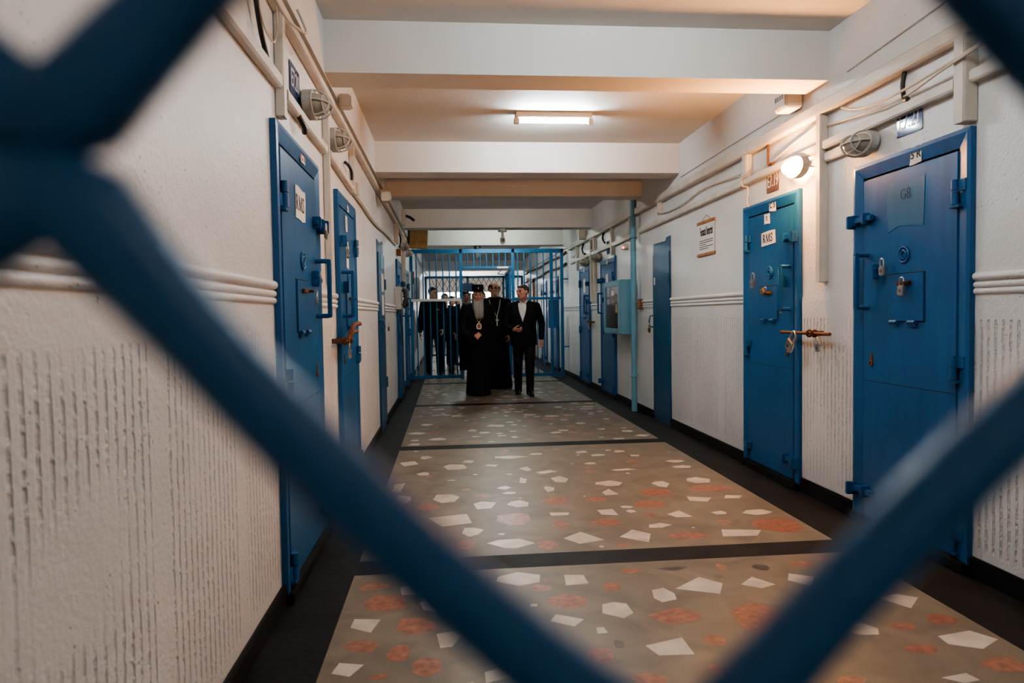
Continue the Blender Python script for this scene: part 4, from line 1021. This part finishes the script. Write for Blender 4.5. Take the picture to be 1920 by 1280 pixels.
        if c == 'suit':
            cx = g('vx', 0); rows = []
            for i in range(13):
                u = i/12; z = 1.475-.30*u; w_ = (.052+.02*sin(pi*min(1, u*2.2)))*(1-u)**.8 if u > .3 else .052+.02*sin(pi*min(1, u*2.2))
                w_ = max(.002, (.062+.012*sin(u*pi))*(1-u**1.5)); rows.append((z, cx-w_, cx+w_))
            drape('shirt', rows, M['shirt'], .005)
            for s_ in (-1, 1):
                col = MB(); col.tube([(s_*.062, .015, 1.505), (s_*.055, -.04, 1.50), (s_*.03, -.072, 1.475), (s_*.045, -.088, 1.455)], [.012, .013, .013, .006], 8); col.build('shirt_collar', M['shirt'], t)
                lap = []
                for i in range(9):
                    u = i/8; z = 1.46-.29*u; w_ = (.062+.012*sin(u*pi))*(1-u**1.5); ww = .045*sin(pi*min(1, .2+u*.8))+.004
                    lap.append((z, cx+s_*w_, cx+s_*(w_+ww)))
                drape('lapel', lap, mc, .009)
        if c == 'sweater':
            for s_ in (-1, 1):
                col = MB(); col.tube([(s_*.065, .02, 1.50), (s_*.06, -.04, 1.495), (s_*.035, -.08, 1.465), (s_*.06, -.095, 1.44)], [.014, .017, .02, .006], 8); col.build('shirt_collar', M['shirt'], t)
        if c == 'uniform':
            b = MB(); b.box(.06, .13, -.142, -.137, 1.31, 1.325); b.build('name_tape', M['gold'], t)
        if g('cuff'):
            for key in g('cuff'):
                w, e = (wL, eL) if key == 'L' else (wR, eR); d = (w-e).normalized()
                q = MB(); q.tube([w-d*.03, w+d*.004], .0355, 14); q.build('shirt_cuff', M['shirt'], t)
        tr = MB()
        tr.loft([(.84, 0, .0, .165*bulk, .12*bulk, 0, 5, 0), (.93, 0, 0, .172*bulk, .122*bulk, 0, 5, 0), (1.02, 0, 0, .165*bulk, .118*bulk, 0, 5, 0)])
        for h_, kn, a_ in ((hipL, kL, aL), (hipR, kR, aR)):
            capsule(tr, h_+Vector((0, 0, -.02)), kn, .098, .074); capsule(tr, kn, a_+Vector((0, 0, .02)), .074, .062); capsule(tr, a_+Vector((0, 0, .04)), a_+Vector((0, -.015, -.03)), .062, .064)
        fuse(tr, 'trousers', mc, t, .01, 4)
        for a_, f_ in ((aL, fL), (aR, fR)):
            yw = .12 if a_.x > 0 else -.12
            s1 = MB(); x, y, z = a_.x, a_.y, f_[2]
            s1.loft([(z+.004, x, y-.085, .044, .142, 0, 3, 0), (z+.035, x, y-.085, .046, .142, 0, 3, 0), (z+.06, x, y-.06, .040, .10, 0, 3, 0), (z+.10, x, y-.0, .036, .048, 0, 3, 0)], 20)
            s1.v = [tuple(Matrix.Translation((x, y, 0)) @ Matrix.Rotation(yw, 4, 'Z') @ Matrix.Translation((-x, -y, 0)) @ Vector(v)) for v in s1.v]
            s1.build('shoe', M['leather'], t)
    if c == 'robe':
        rx = g('robex', 0); hw = g('hemw', .25)
        j = MB()
        j.loft([(.015, rx, .02, hw, .22, .05, 9, 0), (.25, rx*.75, .02, hw*.93, .205, .045, 9, .2), (.6, rx*.35, .015, hw*.87, .185, .03, 9, .3), (.95, rx*.1, .0, .215*bulk, .16, .015, 9, .3), (1.15, 0, -.01, .205*bulk, .152, 0, 9, 0), (1.30, 0, -.005, .20*bulk, .14, 0, 9, 0), (1.40, 0, 0, .185*bulk, .115, 0, 9, 0), (1.465, 0, .005, .12, .085, 0, 9, 0), (1.515, 0, .01, .072, .07, 0, 9, 0)], 54)
        capsule(j, shL+Vector((-.02, 0, -.005)), (.06, .005, 1.47), .07, .058); capsule(j, shR+Vector((.02, 0, -.005)), (-.06, .005, 1.47), .07, .058)
        sleeves(j, 1.2, .075)
        if g('mantle'):
            j.loft([(.42, .02, .09, .30, .16, .05, 8, .4), (.8, .0, .07, .295, .165, .035, 8, .5), (1.15, 0, .04, .27, .15, .01, 8, .5), (1.40, 0, .02, .21, .11, 0, 8, 0), (1.49, 0, .015, .1, .075, 0, 8, 0)], 54)
        jk = fuse(j, 'robe', mc, t, .010, 3)
    for nm, mb_, m_ in g('extra', lambda HM: [])(HM):
        mb_.build(nm, M[m_], t)
    return t

def bishop_extra(HM):
    out = []
    h = MB(); h.loft([(1.705, 0, .008, .0905, .108, 0, 3, 0), (1.71, 0, .008, .093, .110, 0, 3, 0), (1.80, 0, .010, .098, .112, 0, 3, 0), (1.812, 0, .010, .098, .112, 0, 3, 0), (1.818, 0, .010, .085, .1, 0, 3, 0)], 32)
    h.v = [tuple(HM @ Vector(v)) for v in h.v]; out.append(('clerical_hat', h, 'cloth_black'))
    c = MB(); c.box(-.003, .003, -.108, -.102, 1.745, 1.785); c.box(-.011, .011, -.108, -.102, 1.765, 1.772); c.v = [tuple(HM @ Vector(v)) for v in c.v]; out.append(('hat_cross', c, 'silver'))
    b = MB(); b.loft([(1.255, .01, -.165, .05, .018, .12, 9, 0), (1.30, .008, -.17, .066, .028, .1, 9, .3), (1.40, .004, -.155, .080, .042, .08, 9, .6), (1.50, 0, -.115, .083, .052, .06, 9, .2), (1.565, 0, -.07, .076, .052, .04, 9, 0), (1.60, 0, -.05, .070, .045, .02, 9, 0), (1.625, 0, -.03, .073, .05, 0, 9, 0)], 40)
    for s_ in (-1, 1): capsule(b, (s_*.078, .0, 1.66), (s_*.078, -.03, 1.56), .016, .022); capsule(b, (s_*.082, -.02, 1.58), (s_*.068, -.09, 1.40), .02, .018)
    capsule(b, (-.03, -.098, 1.596), (.03, -.098, 1.596), .011, .011)
    out.append(('beard', b, 'beard'))
    n = MB(); n.tube([(-.075, -.10, 1.46), (-.05, -.165, 1.30), (-.008, -.178, 1.20)], .003, 6); n.tube([(.075, -.10, 1.46), (.05, -.165, 1.30), (.008, -.178, 1.20)], .003, 6); out.append(('neck_chain', n, 'gold'))
    def oval(w, h_, y0, y1, m, nm, z=1.14):
        q = MB(); pts = [(w*cos(i*2*pi/24), z+h_*sin(i*2*pi/24) if sin(i*2*pi/24) > 0 else z+h_*.9*max(-1, min(1, 1.5*sin(i*2*pi/24)))) for i in range(24)]
        q.prism(pts, lambda a, b_, d: (a, d, b_), y0, y1); out.append((nm, q, m))
    oval(.040, .052, -.188, -.176, 'silver', 'medallion'); oval(.028, .038, -.192, -.188, 'icon', 'medallion_icon')
    k = MB(); k.ell((0, -.182, 1.205), (.012, .008, .012)); out.append(('medallion_crown', k, 'silver'))
    return out
def priest_extra(HM):
    out = []
    b = MB(); b.ell((0, -.072, 1.565), (.046, .036, .036)); b.ell((0, -.085, 1.538), (.03, .024, .026)); capsule(b, (-.032, -.09, 1.597), (.032, -.09, 1.597), .011, .011)
    b.v = [tuple(HM @ Vector(v)) for v in b.v]; out.append(('beard', b, 'beard_white'))
    gl = MB()
    for s_ in (-1, 1): gl.ring((s_*.034, -.100, 1.650), 1, .0035, n=16, sx=.025, sz=.017); gl.tube([(s_*.058, -.096, 1.652), (s_*.08, -.04, 1.65), (s_*.083, .02, 1.645)], .003, 6)
    gl.tube([(-.01, -.104, 1.655), (.01, -.104, 1.655)], .003, 6)
    gl.v = [tuple(HM @ Vector(v)) for v in gl.v]; out.append(('glasses', gl, 'black'))
    for s_, x0 in ((-1, -.10), (1, .085)):
        n = MB(); n.tube([(x0, -.085, 1.47), (x0*.75, -.135, 1.36), (.018, -.165, 1.19)], .0055, 6); out.append(('neck_chain', n, 'silver'))
    c = MB(); c.box(.010, .026, -.182, -.174, 1.04, 1.19, .003); c.box(-.014, .05, -.182, -.174, 1.125, 1.142, .003); out.append(('pendant_cross', c, 'silver'))
    return out

person('bearded cleric in long black robe and tall black hat with gilt medallion', (.46, 10.83, 0), .06, dict(
    H=1.665, clothes='robe', cloth='cloth_black', hair=None, nod=.12, headfwd=-.05, brow='hair_grey', skin='skin2', robex=-.0, hemw=.205, mantle=True, bulk=1.08, vox=.006,
    elbowL=(.25, .06, 1.12), wristL=(.2, .05, .88), handL=dict(curl=.5),
    elbowR=(-.27, -.03, 1.07), wristR=(-.09, -.25, .90), handR=dict(d=(.55, -.25, .8), n=(.5, .75, .1), curl=.6, side=1), extra=bishop_extra))
person('tall cleric with glasses and short pale beard, silver cross on a chain', (.80, 11.85, 0), .02, dict(
    H=1.80, clothes='robe', hair='balding', yaw=.5, nod=-.05, headfwd=-.03, robex=.03, hemw=.25, bulk=1.08, vox=.007,
    elbowL=(.27, .05, 1.14), wristL=(.22, -.10, .90), elbowR=(-.27, .05, 1.14), wristR=(-.22, -.1, .9), extra=priest_extra))
person('man in black suit and open white shirt turning toward the clerics', (1.165, 10.72, 0), -.05, dict(
    H=1.70, clothes='suit', cloth='cloth_suit', hair='short', haircol='hair_grey', yaw=-.85, tilt=-.05, nod=.05, headfwd=-.05, skin='skin2', bulk=1.14, hem=.80, vx=-.02, vox=.006, headw=1.06,
    footL=(.085, -.14, 0), footR=(-.085, .20, .0), kneeR=-.11, kneeL=-.02, cuff=('R',),
    elbowR=(-.30, .02, 1.13), wristR=(-.185, -.24, 1.06), handR=dict(d=(.75, -.5, -.12), n=(.35, .5, .6), curl=.75, side=1),
    elbowL=(.30, .06, 1.14), wristL=(.28, -.02, .90), handL=dict(d=(0, -.25, -1), n=(-.5, -.6, 0), curl=.9)))
person('dark uniformed man looking aside behind the left section of bars', (-.31, 14.6, 0), .0, dict(
    H=1.84, clothes='uniform', cloth='cloth_black', hair='short', yaw=.7, nod=.1, vox=.009, bulk=1.06, footL=(.11, .05, 0), footR=(-.1, 0, 0), wristL=(.2, -.16, .93), wristR=(-.26, -.03, .88)))
person('man in dark sweater with white collar and cuffs behind the bars', (-.06, 14.95, 0), .0, dict(
    H=1.72, clothes='sweater', cloth='cloth_navy', hair='short', yaw=.1, vox=.009, cuff=('L', 'R'), hem=.88, footL=(.12, -.02, 0), footR=(-.09, .15, 0), elbowL=(.27, .03, 1.13), wristL=(.25, -.06, .90), elbowR=(-.25, .03, 1.13)))
person('young man with tousled dark hair behind the bearded cleric in the gateway', (.40, 15.5, 0), .05, dict(
    H=1.77, clothes='uniform', cloth='cloth_black', hair='tousled', yaw=.05, vox=.009))
person('man half hidden between the two clerics, only dark hair and forehead showing', (.70, 14.3, 0), 0, dict(
    H=1.73, clothes='sweater', cloth='cloth_black', hair='short', vox=.010))
person('distant man with dark hair lit by the far window behind the bars', (.10, 17.6, 0), .3, dict(
    H=1.74, clothes='sweater', cloth='cloth_navy', hair='short', yaw=.5, vox=.011))
person('distant fair-faced man at the far side of the white gate edging', (.29, 18.2, 0), 0, dict(
    H=1.72, clothes='uniform', cloth='cloth_black', hair='balding', vox=.011))

# ------------------------------------------------------------------ light, world, camera
w = bpy.data.worlds.new('sky'); SC.world = w; w.use_nodes = True
nt = w.node_tree; bg = nt.nodes['Background']
tcn = nt.nodes.new('ShaderNodeTexCoord'); sx_ = nt.nodes.new('ShaderNodeSeparateXYZ'); rp = nt.nodes.new('ShaderNodeValToRGB')
nt.links.new(tcn.outputs['Generated'], sx_.inputs[0]); nt.links.new(sx_.outputs[2], rp.inputs[0])
rp.color_ramp.elements[0].color = (1, .93, .86, 1); rp.color_ramp.elements[1].color = (.75, .86, 1, 1)
nt.links.new(rp.outputs['Color'], bg.inputs['Color']); bg.inputs['Strength'].default_value = 9

cam = bpy.data.cameras.new('camera'); co = bpy.data.objects.new('camera', cam); COL.objects.link(co)
r_ = Vector((0.9956534996637675, -0.09185486069732447, -0.015388085441902804)); u_ = Vector((0.01883174289457598, 0.03674194427892984, 0.9991473339754037)); f_ = Vector((0.09121115100054802, 0.9950943242210154, -0.038312032526036745))
co.matrix_world = Matrix(((r_.x, u_.x, -f_.x, 0), (r_.y, u_.y, -f_.y, 0), (r_.z, u_.z, -f_.z, 1.25), (0, 0, 0, 1)))
cam.sensor_width = 36; cam.lens = 36*1300/1920; cam.clip_start = .01; cam.clip_end = 200
cam.dof.use_dof = True; cam.dof.focus_distance = 5.5; cam.dof.aperture_fstop = 3.4
SC.camera = co
SC.view_settings.view_transform = 'AgX'; SC.view_settings.look = 'AgX - Medium High Contrast'
SC.view_settings.exposure = .2
SC.cycles.max_bounces = 7; SC.cycles.diffuse_bounces = 4; SC.cycles.use_adaptive_sampling = True; SC.cycles.adaptive_threshold = .03; SC.cycles.sample_clamp_indirect = 6
